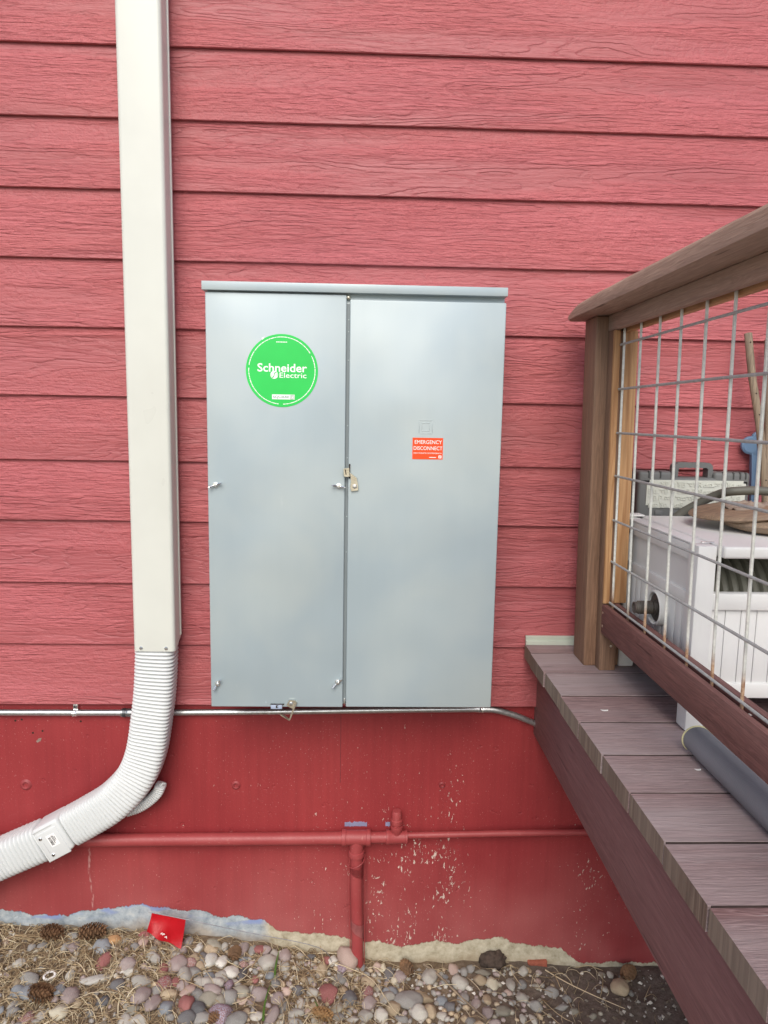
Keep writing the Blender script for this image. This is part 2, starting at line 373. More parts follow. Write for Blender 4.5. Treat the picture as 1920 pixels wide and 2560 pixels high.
M_deck = wood('weathered_mauve_decking', 'X', lin(120, 92, 91), lin(174, 146, 145), lin(162, 148, 148), 0.5, 2.5, 0.85, 0.9, 0.3, 0.6, axk=1.7)
M_deckend = wood('grey_end_grain', 'Z', lin(112, 96, 84), lin(158, 142, 126), lin(150, 140, 128), 0.3, 0.7, 0.85)
M_fascia = wood('dark_red_stained_joist', 'Y', lin(130, 94, 93), lin(154, 116, 114), lin(134, 102, 102), 0.3, 1.8, 0.8, 0.4, axk=1.6)
M_flash = mat_plastic('pale_vinyl_flashing', lin(186, 194, 182), 0.5, 0.08)
M_resin = mat_plastic('pale_grey_resin', lin(222, 223, 221), 0.5, 0.04, 0.4, 0.25)
M_resin2 = mat_plastic('shaded_grey_resin', lin(196, 197, 196), 0.5, 0.03, 0.4, 0.1)
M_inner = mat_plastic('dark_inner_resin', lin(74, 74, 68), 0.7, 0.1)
M_hose = mat_plastic('dark_green_grey_hose', lin(104, 104, 92), 0.55, 0.1)
M_hose2 = mat_plastic('dark_rubber_strap', lin(92, 92, 84), 0.5, 0.08)
M_casef = mat_plastic('dark_grey_case_plastic', lin(104, 106, 106), 0.5, 0.05, 0.4, 0.15)
M_casep = mat_plastic('light_grey_case_plastic', lin(196, 199, 190), 0.5, 0.03)
M_tote = mat_plastic('blue_grey_tote_plastic', lin(132, 142, 152), 0.5, 0.05)
M_blue = mat_plastic('blue_plastic', lin(112, 142, 174), 0.5, 0.08)
M_stick = wood('weathered_branch', 'Z', lin(116, 98, 78), lin(172, 152, 126), lin(150, 142, 130), 0.35, 1.5)
M_hole = plain('dark_hole', lin(46, 36, 28), 0.9, var=0.1)
M_rust = wood('weathered_brown_shell', 'X', lin(104, 84, 64), lin(186, 158, 124), lin(158, 140, 122), 0.35, 1.6)
M_rag = plain('grey_brown_cloth', lin(150, 134, 120), 0.95, var=0.2, bump=0.6, scale=90)
M_mat = None
def mat_mat():
    t = NT('dark_grey_rubber_mat'); p = t.pos(); n = t.noise(p, 5, 3); w = t.math('SINE', t.math('MULTIPLY', t.sep(p, 1), 1500.0))
    w2 = t.math('MULTIPLY', w, t.noise(p, 300, 2))
    c = t.mix(t.rng(n, 0.3, 0.7), lin(112, 112, 117), lin(132, 132, 138))
    return t.fin(c, 0.75, 0, t.bump(w2, 0.35, 0.0006), 0.35)
M_mat = mat_mat()
M_edge = plain('pale_yellow_backing', lin(212, 206, 160), 0.8, var=0.1)
def mat_soil():
    t = NT('dry_soil'); p = t.pos(); n = t.noise(p, 60, 6, 0.75); b = t.noise(p, 6, 3, 0.6); f = t.noise(p, 420, 3, 0.7); x = t.sep(p, 0); y = t.sep(p, 1)
    c = t.ramp(n, [(0.25, lin(82, 70, 57)), (0.5, lin(126, 109, 90)), (0.75, lin(164, 146, 124))])
    moist = t.rng(t.math('ADD', x, t.math('MULTIPLY', b, 0.25)), 0.30, 0.62)
    c = t.mix(moist, c, t.ramp(n, [(0.3, lin(88, 78, 71)), (0.6, lin(124, 112, 103)), (0.8, lin(154, 141, 130))]))
    wh = t.math('MULTIPLY', t.rng(f, 0.70, 0.74), 0.7)
    c = t.mix(wh, c, lin(205, 198, 186))
    far = t.rng(y, -1.6, -3.0)
    c = t.mix(far, c, t.mix(n, lin(140, 138, 126), lin(166, 160, 148)))
    return t.fin(c, 0.95, 0, t.bump(t.math('ADD', n, t.math('MULTIPLY', f, 0.5)), 0.8, 0.006), 0.2)
M_soil = mat_soil()
def mat_straw():
    t = NT('dry_straw'); r = t.add('NewGeometry', None, None, 'Random Per Island')
    c = t.ramp(r, [(0.0, lin(124, 102, 76)), (0.35, lin(166, 144, 112)), (0.7, lin(198, 180, 146)), (1.0, lin(226, 214, 184))])
    return t.fin(c, 0.75, 0, None, 0.3)
M_straw = mat_straw()
M_twig = plain('grey_brown_twig', lin(142, 126, 106), 0.85, var=0.2, bump=0.5, scale=200)
M_grass = plain('green_grass', lin(104, 140, 62), 0.6, var=0.15)
M_flag = mat_plastic('red_vinyl_flag', lin(218, 34, 48), 0.34, 0.1)
M_cone = plain('pine_cone_scale', lin(122, 92, 66), 0.8, var=0.35, bump=0.4, scale=150)
M_conel = plain('pale_pine_cone_scale', lin(178, 142, 98), 0.8, var=0.3, bump=0.4, scale=150)
M_lump = plain('dark_earth', lin(74, 62, 54), 0.95, var=0.4, bump=1.0, scale=130)
M_brick = plain('red_brick', lin(150, 84, 66), 0.9, var=0.25, bump=0.6, scale=120)

# ------------------------------------------------------------------ ground
GL = [(-40, -0.60), (-0.93, -0.611), (-0.724, -0.6213), (-0.516, -0.628), (-0.391, -0.646), (-0.265, -0.664), (-0.138, -0.688), (0.01, -0.7127), (0.118, -0.7252), (0.333, -0.7207), (0.496, -0.7336), (0.605, -0.742), (1.2, -0.75), (40, -0.76)]
def gz(x, y=0):
    for (a, za), (b, zb) in zip(GL, GL[1:]):
        if a <= x <= b: z = za+(zb-za)*(x-a)/(b-a); break
    else: z = -0.7
    w = max(0.0, 1-abs(y)/3.0)
    return z*w + (-0.71)*(1-w) - 0.04*min(abs(y), 0.3)/0.3*0.3
def ghi(x, y):
    h = gz(x, y)
    if -1.4 < x < 1.3 and -0.9 < y < 0.1:
        h += 0.010*(mnoise.noise((x*7, y*7, 1.0))) + 0.006*mnoise.noise((x*23, y*23, 4.0)) + 0.003*mnoise.noise((x*60, y*60, 9.0))
    return h
bm = NB()
xs = [-40, -20, -10, -5, -2.6, -1.7, -1.3]+[-1.1+0.014*i for i in range(150)]+[1.1, 1.5, 2.4, 5, 10, 20, 40]
ys = [-40, -20, -10, -5, -3, -2, -1.4, -1.0, -0.7]+[-0.5+0.014*i for i in range(38)]+[0.1, 2, 10, 40]
gv = [[bm.verts.new((x, y, ghi(x, y))) for x in xs] for y in ys]
for j in range(len(ys)-1):
    for i in range(len(xs)-1): bm.faces.new((gv[j][i], gv[j][i+1], gv[j+1][i+1], gv[j+1][i]))
ground = obj('ground', bm, M_soil, origin=(0, 0, -0.7), kind='structure')

# ------------------------------------------------------------------ house wall: lapped boards over sheathing
ZK = [0.0, 0.1548, 0.3094, 0.4617, 0.6058, 0.7571, 0.9141, 1.0677, 1.2202, 1.3721, 1.524, 1.676, 1.828, 1.98, 2.132, 2.284]
house = thing('house_wall', (0, 0.03, 0), 'red house wall of lapped wood-grain siding boards', 'wall')
bm = NB(); box(bm, -2.6, 2.6, 0.024, 0.16, 0.02, 2.30); obj('sheathing', bm, plain('dark_sheathing', lin(70, 40, 38), 0.9), house)
for k in range(len(ZK)-1):
    bm = NB(); z0 = ZK[k]; z1 = ZK[k+1]; n = 90
    top = z1+0.022; yt = 0.0084*(top-z0)/(z1-z0)
    rows = []
    for i in range(n+1):
        x = -2.5+5.0*i/n
        w = 0.0009*mnoise.noise((x*3.1, k*5.3, 0.2)) + 0.0005*mnoise.noise((x*17, k*3.1, 2.2)); d = 0.0012*mnoise.noise((x*1.7, k*9.1, 6.6))
        prof = [(0.0062, z0+w), (0.0012, z0+w), (0.0, z0+w+0.0014), (yt*0.5, z0+(top-z0)*0.5), (yt, top), (yt+0.006, top)]
        rows.append([bm.verts.new((x, y+d*0.6, z)) for j, (y, z) in enumerate(prof)])
    for a, b in zip(rows, rows[1:]):
        for j in range(len(a)): bm.faces.new((a[j], a[(j+1) % len(a)], b[(j+1) % len(a)], b[j]))
    obj('siding_board', bm, M_siding, house, angle=12)
for x, y, z in ((0.36, 0.0030, 0.21), (0.318, 0.0030, 0.215), (-0.62, 0.0038, 0.07), (0.93, 0.0002, 1.378), (0.33, 0.0004, 1.378), (-0.72, 0.0004, 0.468), (0.35, 0.0004, 0.766)):
    bm = NB(); lathe(bm, [(0.0, -0.0012), (0.0020, -0.001), (0.0022, 0.003)], (x, y, z), 'Y', 10); obj('nail_head', bm, M_zinc if z > 0.2 and x > 0.9 else M_siding, house)

# ------------------------------------------------------------------ foundation
FY = 0.018
bm = NB(); box(bm, -2.55, 2.55, FY, 0.19, -1.1, 0.019)
found = obj('foundation_wall', bm, M_found, smooth=False, label='red painted concrete foundation wall with flaking bare base below the siding', cat='wall', origin=(0, 0.1, -1.1))
M_redp = plain('thick_red_paint', (0.27, 0.038, 0.042), 0.5, var=0.1, bump=0.3)
for x, z, r in ((-0.844, -0.2222, 0.015), (-0.3134, -0.2224, 0.012), (0.2163, -0.2204, 0.009)):
    bm = NB(); lathe(bm, [(0.0, 0.0006), (r*0.35, 0.0004), (r*0.45, -0.0022), (r*0.62, -0.003), (r*0.85, -0.0012), (r, 0.0005), (r*1.05, 0.002)], (x, FY-0.0005, z), 'Y', 26)
    obj('tie_hole', bm, M_redp, found)
bm = NB(); prism(bm, [(-0.813, -0.106), (-0.807, -0.098), (-0.799, -0.096), (-0.801, -0.103), (-0.809, -0.109)], FY-0.0007, FY+0.001); obj('chip', bm, plain('grey_chip', lin(140, 120, 110), 0.9, var=0.3, scale=200), found)
for x, z in ((-0.846, -0.048), (-0.796, -0.078), (-0.82, -0.083), (-0.862, -0.051), (-0.70, -0.052)):
    bm = NB(); lathe(bm, [(0.0, -0.0004), (0.0026, -0.0004), (0.003, 0.001)], (x, FY, z), 'Y', 8); obj('pit', bm, M_hole, found)
M_lilac = plain('lilac_primer', lin(134, 134, 164), 0.7, var=0.12, bump=0.4, scale=120)
def ragged(x0, x1, z0, z1, seed, n=14):
    rr = random.Random(seed); p = [(x0+(x1-x0)*i/n, z0+rr.uniform(-0.001, 0.001)) for i in range(n+1)]
    return p+[(x1-(x1-x0)*i/n, z1+rr.uniform(-0.0025, 0.0025)) for i in range(n+1)]
bm = NB(); prism(bm, ragged(-0.034, 0.024, -0.335, -0.3235, 3, 22), FY-0.0008, FY+0.002); obj('primer_patch', bm, M_lilac, found, smooth=False)
bm = NB(); prism(bm, ragged(0.072, 0.084, -0.335, -0.3225, 5, 9), FY-0.0008, FY+0.002); obj('primer_patch', bm, M_lilac, found, smooth=False)
bm = NB(); box(bm, -0.0475, -0.0455, FY-0.0008, FY+0.001, -0.215, -0.02); obj('form_seam', bm, plain('dark_red_seam', (0.18, 0.026, 0.030), 0.6), found, smooth=False)

# ------------------------------------------------------------------ electrical cabinet
cab = thing('electrical_cabinet', (-0.018, -0.075, 0.06), 'large pale grey metal electrical cabinet mounted on the red siding', 'cabinet')
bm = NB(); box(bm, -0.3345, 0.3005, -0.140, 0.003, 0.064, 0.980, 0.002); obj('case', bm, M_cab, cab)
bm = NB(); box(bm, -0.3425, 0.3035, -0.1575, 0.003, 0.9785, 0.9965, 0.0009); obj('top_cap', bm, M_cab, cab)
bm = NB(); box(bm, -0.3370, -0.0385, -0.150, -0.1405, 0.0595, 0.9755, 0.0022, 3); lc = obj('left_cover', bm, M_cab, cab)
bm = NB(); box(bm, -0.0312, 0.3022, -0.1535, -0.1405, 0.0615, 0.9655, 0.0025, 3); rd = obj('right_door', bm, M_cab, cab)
bm = NB(); box(bm, -0.0382, -0.0315, -0.1424, -0.1395, 0.07, 0.958, 0.0); obj('channel', bm, mat_plastic('shaded_channel_grey', lin(128, 138, 142), 0.45), cab, smooth=False)  # recess shade put into the channel's colour as a darker grey
bm = NB(); lathe(bm, [(0.0, -0.0035), (0.002, -0.0033), (0.004, -0.0018), (0.0046, 0.0), (0.0046, 0.004)], (-0.0345, -0.147, 0.9705), 'Y', 16); obj('screw', bm, M_brassy, cab)
for z in (0.925, 0.900, 0.84, 0.70, 0.63, 0.50, 0.42):
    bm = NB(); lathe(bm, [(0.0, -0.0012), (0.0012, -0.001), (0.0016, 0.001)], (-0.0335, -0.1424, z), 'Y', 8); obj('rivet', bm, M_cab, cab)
bm = NB(); box(bm, -0.0362, -0.0322, -0.146, -0.1400, 0.066, 0.079, 0.0008); obj('bottom_pin', bm, M_zinc, cab)
def wing_nut(x, z, ang):
    bm = NB(); y = -0.1502
    lathe(bm, [(0.0062, 0.0), (0.0062, -0.0010), (0.0044, -0.0013), (0.0040, -0.0065), (0.0030, -0.0085), (0.0, -0.0088)], (x, y, z), 'Y', 16)
    ca, sa = math.cos(ang), math.sin(ang)
    for s in (-1, 1):
        path = [(x+s*ca*d, y-hh, z+s*sa*d) for d, hh in ((0.002, 0.004), (0.006, 0.0055), (0.0110, 0.0085), (0.0150, 0.0115))]
        tube(bm, path, [0.0026, 0.0020, 0.0030, 0.0014], 8)
    obj('wing_nut', bm, M_zinc, lc)
wing_nut(-0.3199, 0.567, 0.35); wing_nut(-0.0516, 0.5683, -0.15); wing_nut(-0.3216, 0.1146, 1.0); wing_nut(-0.0505, 0.120, 0.75)
# side hasp
bm = NB()
prism(bm, [(-0.0290, 0.600), (-0.0125, 0.588), (-0.0095, 0.572), (-0.0085, 0.560), (-0.0235, 0.5575), (-0.0262, 0.564), (-0.0262, 0.573), (-0.0240, 0.578), (-0.0250, 0.590)], -0.1585, -0.1560)
bmesh.ops.bevel(bm, geom=bm.edges[:], offset=0.0006, segments=1, affect='EDGES')
hs = obj('hasp_arm', bm, M_brassy, rd)
bm = NB(); lathe(bm, [(0.0048, 0.002), (0.0048, -0.0005), (0.0038, -0.0012), (0.0036, -0.0022), (0.0, -0.0026)], (-0.0166, -0.1585, 0.5685), 'Y', 18); obj('hasp_rivet', bm, M_zinc, rd)
bm = NB()
prism(bm, [(-0.0420, 0.6075), (-0.0290, 0.6095), (-0.0275, 0.590), (-0.0385, 0.589), (-0.0408, 0.592)], -0.1600, -0.1575)
bmesh.ops.bevel(bm, geom=bm.edges[:], offset=0.0006, segments=1, affect='EDGES')
obj('hasp_tab', bm, M_brassy, rd)
bm = NB(); prism(bm, [(-0.0388, 0.6055), (-0.0368, 0.6058), (-0.0345, 0.5945), (-0.0365, 0.594)], -0.1603, -0.1590); obj('hasp_slot', bm, M_hole, rd, smooth=False)
bm = NB(); box(bm, -0.0300, -0.0270, -0.1565, -0.150, 0.5855, 0.6175, 0.0004); obj('hasp_slot', bm, M_hole, rd, smooth=False)
# bottom latch
bm = NB(); box(bm, -0.2020, -0.1760, -0.1535, -0.1500, 0.0555, 0.0665, 0.002, 2); obj('latch_tab', bm, mat_plastic('blue_grey_tab', lin(168, 182, 205), 0.4), lc)
for x0, x1, z0, z1 in ((-0.2025, -0.1715, 0.0665, 0.0678), (-0.190, -0.187, 0.0585, 0.065), (-0.187, -0.1845, 0.0585, 0.060), (-0.187, -0.1845, 0.0635, 0.065)):
    bm = NB(); box(bm, x0, x1, -0.1539, -0.1505, z0, z1); obj('latch_slot', bm, M_hole, lc, smooth=False)
bm = NB()
prism(bm, [(-0.1660, 0.0660), (-0.1600, 0.0775), (-0.1460, 0.0770), (-0.1445, 0.0660), (-0.1490, 0.0560), (-0.1600, 0.0610)], -0.1545, -0.1525)
obj('latch_plate', bm, M_brassy, lc, smooth=False)
bm = NB(); prism(bm, [(-0.1455, 0.0760), (-0.1425, 0.0720), (-0.1570, 0.0318), (-0.1600, 0.0322)], -0.1575, -0.1500); prism(bm, [(-0.1600, 0.0322), (-0.1580, 0.0305), (-0.1790, 0.0435), (-0.1795, 0.0465)], -0.1600, -0.1500)
obj('latch_arm', bm, M_brassy, lc, smooth=False)
bm = NB(); lathe(bm, [(0.0046, 0.001), (0.0046, -0.0006), (0.003, -0.0022), (0.0, -0.0026)], (-0.1557, -0.1545, 0.0692), 'Y', 16); obj('latch_rivet', bm, M_zinc, lc)
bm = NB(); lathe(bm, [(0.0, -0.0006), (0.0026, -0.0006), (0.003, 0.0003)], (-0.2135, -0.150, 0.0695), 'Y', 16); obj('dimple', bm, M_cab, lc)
# pressed square emblem on the door
EX, EZ = 0.1360, 0.7001
for hs_, w in ((0.0141, 0.0016), (0.0085, 0.0014)):
    bm = NB()
    for a in (-1, 1):
        box(bm, EX-hs_, EX+hs_, -0.1542, -0.1530, EZ+a*hs_-w/2, EZ+a*hs_+w/2, 0.0005, 2)
        box(bm, EX+a*hs_-w/2, EX+a*hs_+w/2, -0.1540, -0.1530, EZ-hs_+w, EZ+hs_-w, 0.0004, 2)
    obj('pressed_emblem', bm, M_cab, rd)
# green round sticker
SX, SZ, SR, SY = -0.1754, 0.8145, 0.0770, -0.1502
bm = NB(); disc(bm, (SX, SZ), SR, SY-0.0004, SY+0.0001, 72); gs = obj('round_sticker', bm, M_green, lc, label='round green sticker with white lettering', smooth=False)
bm = NB(); Y1 = SY-0.0005
text(bm, 'Schneider', SX-0.0522, SZ-0.0020, 0.1056, Y1, 0.014, 0.0172)
text(bm, 'Electric', SX-0.0052, SZ-0.0146, 0.0574, Y1, 0.004, 0.0107)
obj('lettering', bm, M_white, gs, smooth=False)
bm = NB(); disc(bm, (SX-0.0166, SZ-0.0090), 0.0083, Y1-0.0003, Y1, 28); obj('swirl_mark', bm, M_white, gs, smooth=False)
bm = NB()
tube(bm, smooth_path([(SX-0.0128+0.0012, Y1-0.0004, SZ-0.0035), (SX-0.0150, Y1-0.0004, SZ-0.0045), (SX-0.0163, Y1-0.0004, SZ-0.0075), (SX-0.0170, Y1-0.0004, SZ-0.0110), (SX-0.0188, Y1-0.0004, SZ-0.0138), (SX-0.0215, Y1-0.0004, SZ-0.0142)], 4), 0.00085, 6)
for s in (-1, 1):
    for d in (0.0, 0.0022, 0.0044):
        x = SX-0.0166+s*0.0068; z = SZ-0.0090+s*(0.0026-d)
        tube(bm, [(x-0.0022, Y1-0.0004, z), (x+0.0022, Y1-0.0004, z)], 0.00035, 5)
obj('swirl_slot', bm, M_green, gs)
bm = NB(); box(bm, SX-0.0214, SX+0.0271, Y1-0.0002, Y1+0.0002, SZ-0.0605, SZ-0.0503); obj('name_bar', bm, M_white, gs, smooth=False)
bm = NB(); text(bm, 'SQUARE', SX-0.0190, SZ-0.0578, 0.0345, Y1-0.0003, 0.01, 0.0050)
text(bm, 'D', SX+0.0200, SZ-0.0577, 0.0045, Y1-0.0003, 0.01, 0.0048)
for x0, x1, z0, z1 in ((0.0180, 0.0262, -0.0522, -0.0515), (0.0180, 0.0262, -0.0596, -0.0589), (0.0180, 0.0187, -0.0589, -0.0522), (0.0255, 0.0262, -0.0589, -0.0522)):
    box(bm, SX+x0, SX+x1, Y1-0.0005, Y1-0.0002, SZ+z0, SZ+z1)
obj('lettering', bm, M_gdark, gs, smooth=False)
bm = NB(); rr = random.Random(5)
def arc_marks(a0, a1, R):
    a = math.radians(a0)
    while a < math.radians(a1):
        w = rr.uniform(0.02, 0.12); b = min(a+w, math.radians(a1))
        poly = [(SX+(R-0.0008)*math.cos(a+(b-a)*i/4), SZ+(R-0.0008)*math.sin(a+(b-a)*i/4)) for i in range(5)] + [(SX+(R+0.0008)*math.cos(b-(b-a)*i/4), SZ+(R+0.0008)*math.sin(b-(b-a)*i/4)) for i in range(5)]
        prism(bm, poly, Y1-0.0002, Y1+0.0002); a = b+rr.uniform(0.006, 0.016)
for a0, a1 in ((32, 171), (176, 264), (272, 387)): arc_marks(a0, a1, 0.0708)
for i in range(7): box(bm, SX-0.012+i*0.0034, SX-0.012+i*0.0034+0.0026, Y1-0.0002, Y1+0.0002, SZ+0.0592, SZ+0.0611)
prism(bm, [(SX-0.0418, SZ+0.0640), (SX-0.0375, SZ+0.0672), (SX-0.0365, SZ+0.0705), (SX-0.0425, SZ+0.0682)], Y1-0.0002, Y1+0.0002)
obj('small_print', bm, M_white, gs, smooth=False)
# orange sticker
RY = -0.1538
bm = NB(); box(bm, 0.1080, 0.1745, RY-0.0004, RY+0.0001, 0.6302, 0.6768); os_ = obj('warning_sticker', bm, M_orange, rd, smooth=False, label='orange red sticker with white capitals')
bm = NB()
text(bm, 'EMERGENCY', 0.1128, 0.6637, 0.0592, RY-0.0005, 0.0, 0.0080); text(bm, 'DISCONNECT', 0.1108, 0.6503, 0.0625, RY-0.0005, 0.0, 0.0080)
text(bm, 'DESCONEXIÓN DE EMERGENCIA', 0.1108, 0.6422, 0.0612, RY-0.0005, 0.0, 0.0034)
obj('lettering', bm, M_white, os_, smooth=False)
bm = NB(); box(bm, 0.1655, 0.1718, RY-0.0007, RY-0.0003, 0.6328, 0.6388); box(bm, 0.1450, 0.1600, RY-0.0007, RY-0.0003, 0.6338, 0.6352); obj('small_print', bm, M_white, os_, smooth=False)
bm = NB(); box(bm, 0.1672, 0.1700, RY-0.0010, RY-0.0006, 0.6345, 0.6372); obj('small_mark', bm, M_orange, os_, smooth=False)

# ------------------------------------------------------------------ downspout with flexible extension
dsp = thing('downspout', (-0.484, -0.045, 0.16), 'white rectangular downspout with ribbed flexible hose bending left at its foot', 'downspout')
bm = NB()
X0, X1, YF, YB = -0.5315, -0.4350, -0.080, -0.006
def rr_prof(x0, x1, y0, y1, r, n=5):
    pts = []
    for cx, cy, a0 in ((x1-r, y1-r, 0), (x0+r, y1-r, 90), (x0+r, y0+r, 180), (x1-r, y0+r, 270)):
        for i in range(n+1):
            a = math.radians(a0+90*i/n); pts.append((cx+r*math.cos(a), cy+r*math.sin(a)))
    return pts
pf = rr_prof(X0, X1, YF, YB, 0.009)
zs_ = [2.35, 1.6, 0.9, 0.165]
rings = [[bm.verts.new((x, y, z+(0.028 if (z < 0.2 and y > YF+0.012) else 0.0)*((y-YF)/(YB-YF)))) for x, y in pf] for z in zs_]
for a, b in zip(rings, rings[1:]):
    for k in range(len(pf)): bm.faces.new((a[k], a[(k+1) % len(pf)], b[(k+1) % len(pf)], b[k]))
bm.faces.new(rings[0]); bm.faces.new(rings[-1])
obj('pipe', bm, M_spout, dsp)
for x0 in (-0.4365, -0.5345):
    bm = NB(); box(bm, x0, x0+0.004, -0.030, -0.022, 0.19, 2.34, 0.0015, 2); obj('seam', bm, M_spout, dsp)
for x in (-0.5135, -0.4555):
    bm = NB(); lathe(bm, [(0.0045, 0.001), (0.0045, -0.0008), (0.003, -0.0026), (0.0, -0.003)], (x, YF, 0.1725), 'Y', 14); s = obj('screw', bm, M_zinc, dsp)
    bm = NB(); box(bm, x-0.003, x+0.003, YF-0.0033, YF-0.002, 0.1720, 0.1730); obj('screw_slot', bm, M_hole, s, smooth=False)
def ribbed(bm, path, w, d, pitch, amp, phase=0.0, nr=28, spr=8, ends=0.0):
    P = [Vector(p) for p in path]; L = [0.0]
    for a, b in zip(P, P[1:]): L.append(L[-1]+(b-a).length)
    tot = L[-1]; N = int(tot/pitch*spr); rings = []
    for i in range(N+1):
        s_ = tot*i/N; j = 0
        while j < len(L)-2 and L[j+1] < s_: j += 1
        f = (s_-L[j])/max(1e-9, L[j+1]-L[j]); c = P[j].lerp(P[j+1], f); t = (P[j+1]-P[j]).normalized()
        if 0 < j < len(P)-2:
            t0 = (P[j+1]-P[j-1]).normalized(); t1 = (P[j+2]-P[j]).normalized(); t = t0.lerp(t1, f).normalized()
        n_ = Vector((0, -1, 0)); n_ = (n_-t*n_.dot(t)).normalized(); b_ = t.cross(n_)
        u = (s_/pitch+phase) % 1.0; o = amp*(abs(math.sin(math.pi*u))**0.7*2-1)
        ring = []
        for k in range(nr):
            a = 2*math.pi*k/nr; ca, sa = math.cos(a), math.sin(a); e = 0.46
            x = math.copysign(abs(ca)**e, ca); y = math.copysign(abs(sa)**e, sa)
            ring.append(bm.verts.new(c + b_*(x*(w/2+o)) + n_*(y*(d/2+o))))
        rings.append(ring)
    for a, b in zip(rings, rings[1:]):
        for k in range(nr): bm.faces.new((a[k], a[(k+1) % nr], b[(k+1) % nr], b[k]))
    bm.faces.new(rings[0]); bm.faces.new(rings[-1])
HY = -0.043
hp = smooth_path([(-0.4875, HY, 0.170), (-0.4885, HY, 0.1378), (-0.4935, HY, 0.0626), (-0.502, HY, -0.0054), (-0.5185, HY, -0.100), (-0.5480, HY, -0.168), (-0.6014, HY, -0.2285), (-0.660, HY, -0.268), (-0.706, HY, -0.295)], 8)
bm = NB(); ribbed(bm, hp, 0.0890, 0.068, 0.0092, 0.0029); obj('ribbed_hose', bm, M_hosew, dsp, angle=80)
hp2 = smooth_path([(-0.775, HY, -0.3320), (-0.83, HY, -0.357), (-0.8863, HY, -0.3833), (-0.96, HY-0.01, -0.415), (-1.05, HY-0.04, -0.46), (-1.18, HY-0.10, -0.52), (-1.32, HY-0.2, -0.565)], 8)
bm = NB(); ribbed(bm, hp2, 0.0890, 0.068, 0.0110, 0.0034); obj('ribbed_hose', bm, M_hosew, dsp, angle=80)
# connector sleeve between the two ribbed lengths
ux = Vector((-0.0620, 0, -0.0345)).normalized(); uz = Vector((ux.z, 0, -ux.x)); 
if uz.z < 0: uz = -uz
cc = Vector((-0.7395, HY, -0.3125)); Rm = Matrix((ux, Vector((0, 1, 0)), uz)).transposed().to_4x4(); Rm.translation = cc
def lbox(bm, x0, x1, y0, y1, z0, z1, bev=0.0):
    b2 = NB(); box(b2, x0, x1, y0, y1, z0, z1, bev, 3); bmesh.ops.transform(b2, matrix=Rm, verts=b2.verts)
    m2 = bpy.data.meshes.new('tmp'); b2.to_mesh(m2); b2.free(); bm.from_mesh(m2); bpy.data.meshes.remove(m2)
bm = NB(); lbox(bm, -0.0335, 0.0365, -0.0345, 0.034, -0.0440, 0.0440, 0.008); con = obj('connector', bm, M_hosew, dsp)
bm = NB(); lbox(bm, -0.0235, 0.0345, -0.0362, -0.030, -0.0470, 0.0300, 0.0025); obj('connector_plate', bm, M_hosew, con)
bm = NB(); lbox(bm, -0.018, 0.0355, -0.0358, -0.028, 0.0345, 0.0395, 0.002); lbox(bm, 0.0345, 0.0390, -0.0350, 0.03, -0.0475, 0.0330, 0.002); obj('connector_rib', bm, M_hosew, con)
bm = NB(); lbox(bm, -0.0120, 0.0105, -0.0366, -0.0355, -0.0155, 0.0165); lab = obj('barcode_label', bm, M_label, con, smooth=False, label='small white barcode label')
bm = NB(); z = -0.011
while z < 0.010:
    w = random.choice((0.0007, 0.0012, 0.0018)); lbox(bm, 0.0005, 0.0075, -0.0369, -0.0364, z, z+w); z += w+random.choice((0.0007, 0.0011))
for x, z0, z1 in ((-0.0025, -0.009, 0.013), (-0.0052, -0.004, 0.012), (-0.0085, -0.002, 0.009)): lbox(bm, x-0.0007, x+0.0007, -0.0369, -0.0364, z0, z1)
obj('barcode', bm, M_ink, lab, smooth=False)
bm = NB(); lbox(bm, 0.0225, 0.0235, -0.0366, -0.0358, -0.026, 0.004); obj('moulded_mark', bm, plain('grey_mark', lin(180, 182, 184), 0.6, var=0.05), con, smooth=False)
for lx, lz in ((0.0245, 0.0170), (0.0185, -0.0330)):
    w = Rm @ Vector((lx, 0, lz)); bm = NB(); lathe(bm, [(0.0045, 0.001), (0.0045, -0.0008), (0.003, -0.0024), (0.0, -0.0028)], (w.x, HY-0.0362, w.z), 'Y', 14); s = obj('screw', bm, M_zinc, con)
    bm = NB(); box(bm, w.x-0.003, w.x+0.003, HY-0.0394, HY-0.0380, w.z-0.0005, w.z+0.0005); box(bm, w.x-0.0005, w.x+0.0005, HY-0.0393, HY-0.0380, w.z-0.003, w.z+0.003); obj('screw_slot', bm, M_hole, s, smooth=False)
# pleats bunched behind the bend
bm = NB(); ribbed(bm, smooth_path([(-0.4935, -0.020, -0.2005), (-0.5005, -0.018, -0.2195), (-0.522, -0.016, -0.2420), (-0.548, -0.014, -0.2600), (-0.580, -0.014, -0.2720)], 6), 0.024, 0.03, 0.0058, 0.0014, nr=14, spr=6); obj('bunched_pleats', bm, M_hosew, dsp, angle=80)
bm = NB(); tube(bm, [(-0.4930, -0.022, -0.2010), (-0.4865, -0.024, -0.1950), (-0.4800, -0.024, -0.1965)], [0.005, 0.003, 0.001], 7); obj('torn_tip', bm, M_hosew, dsp)

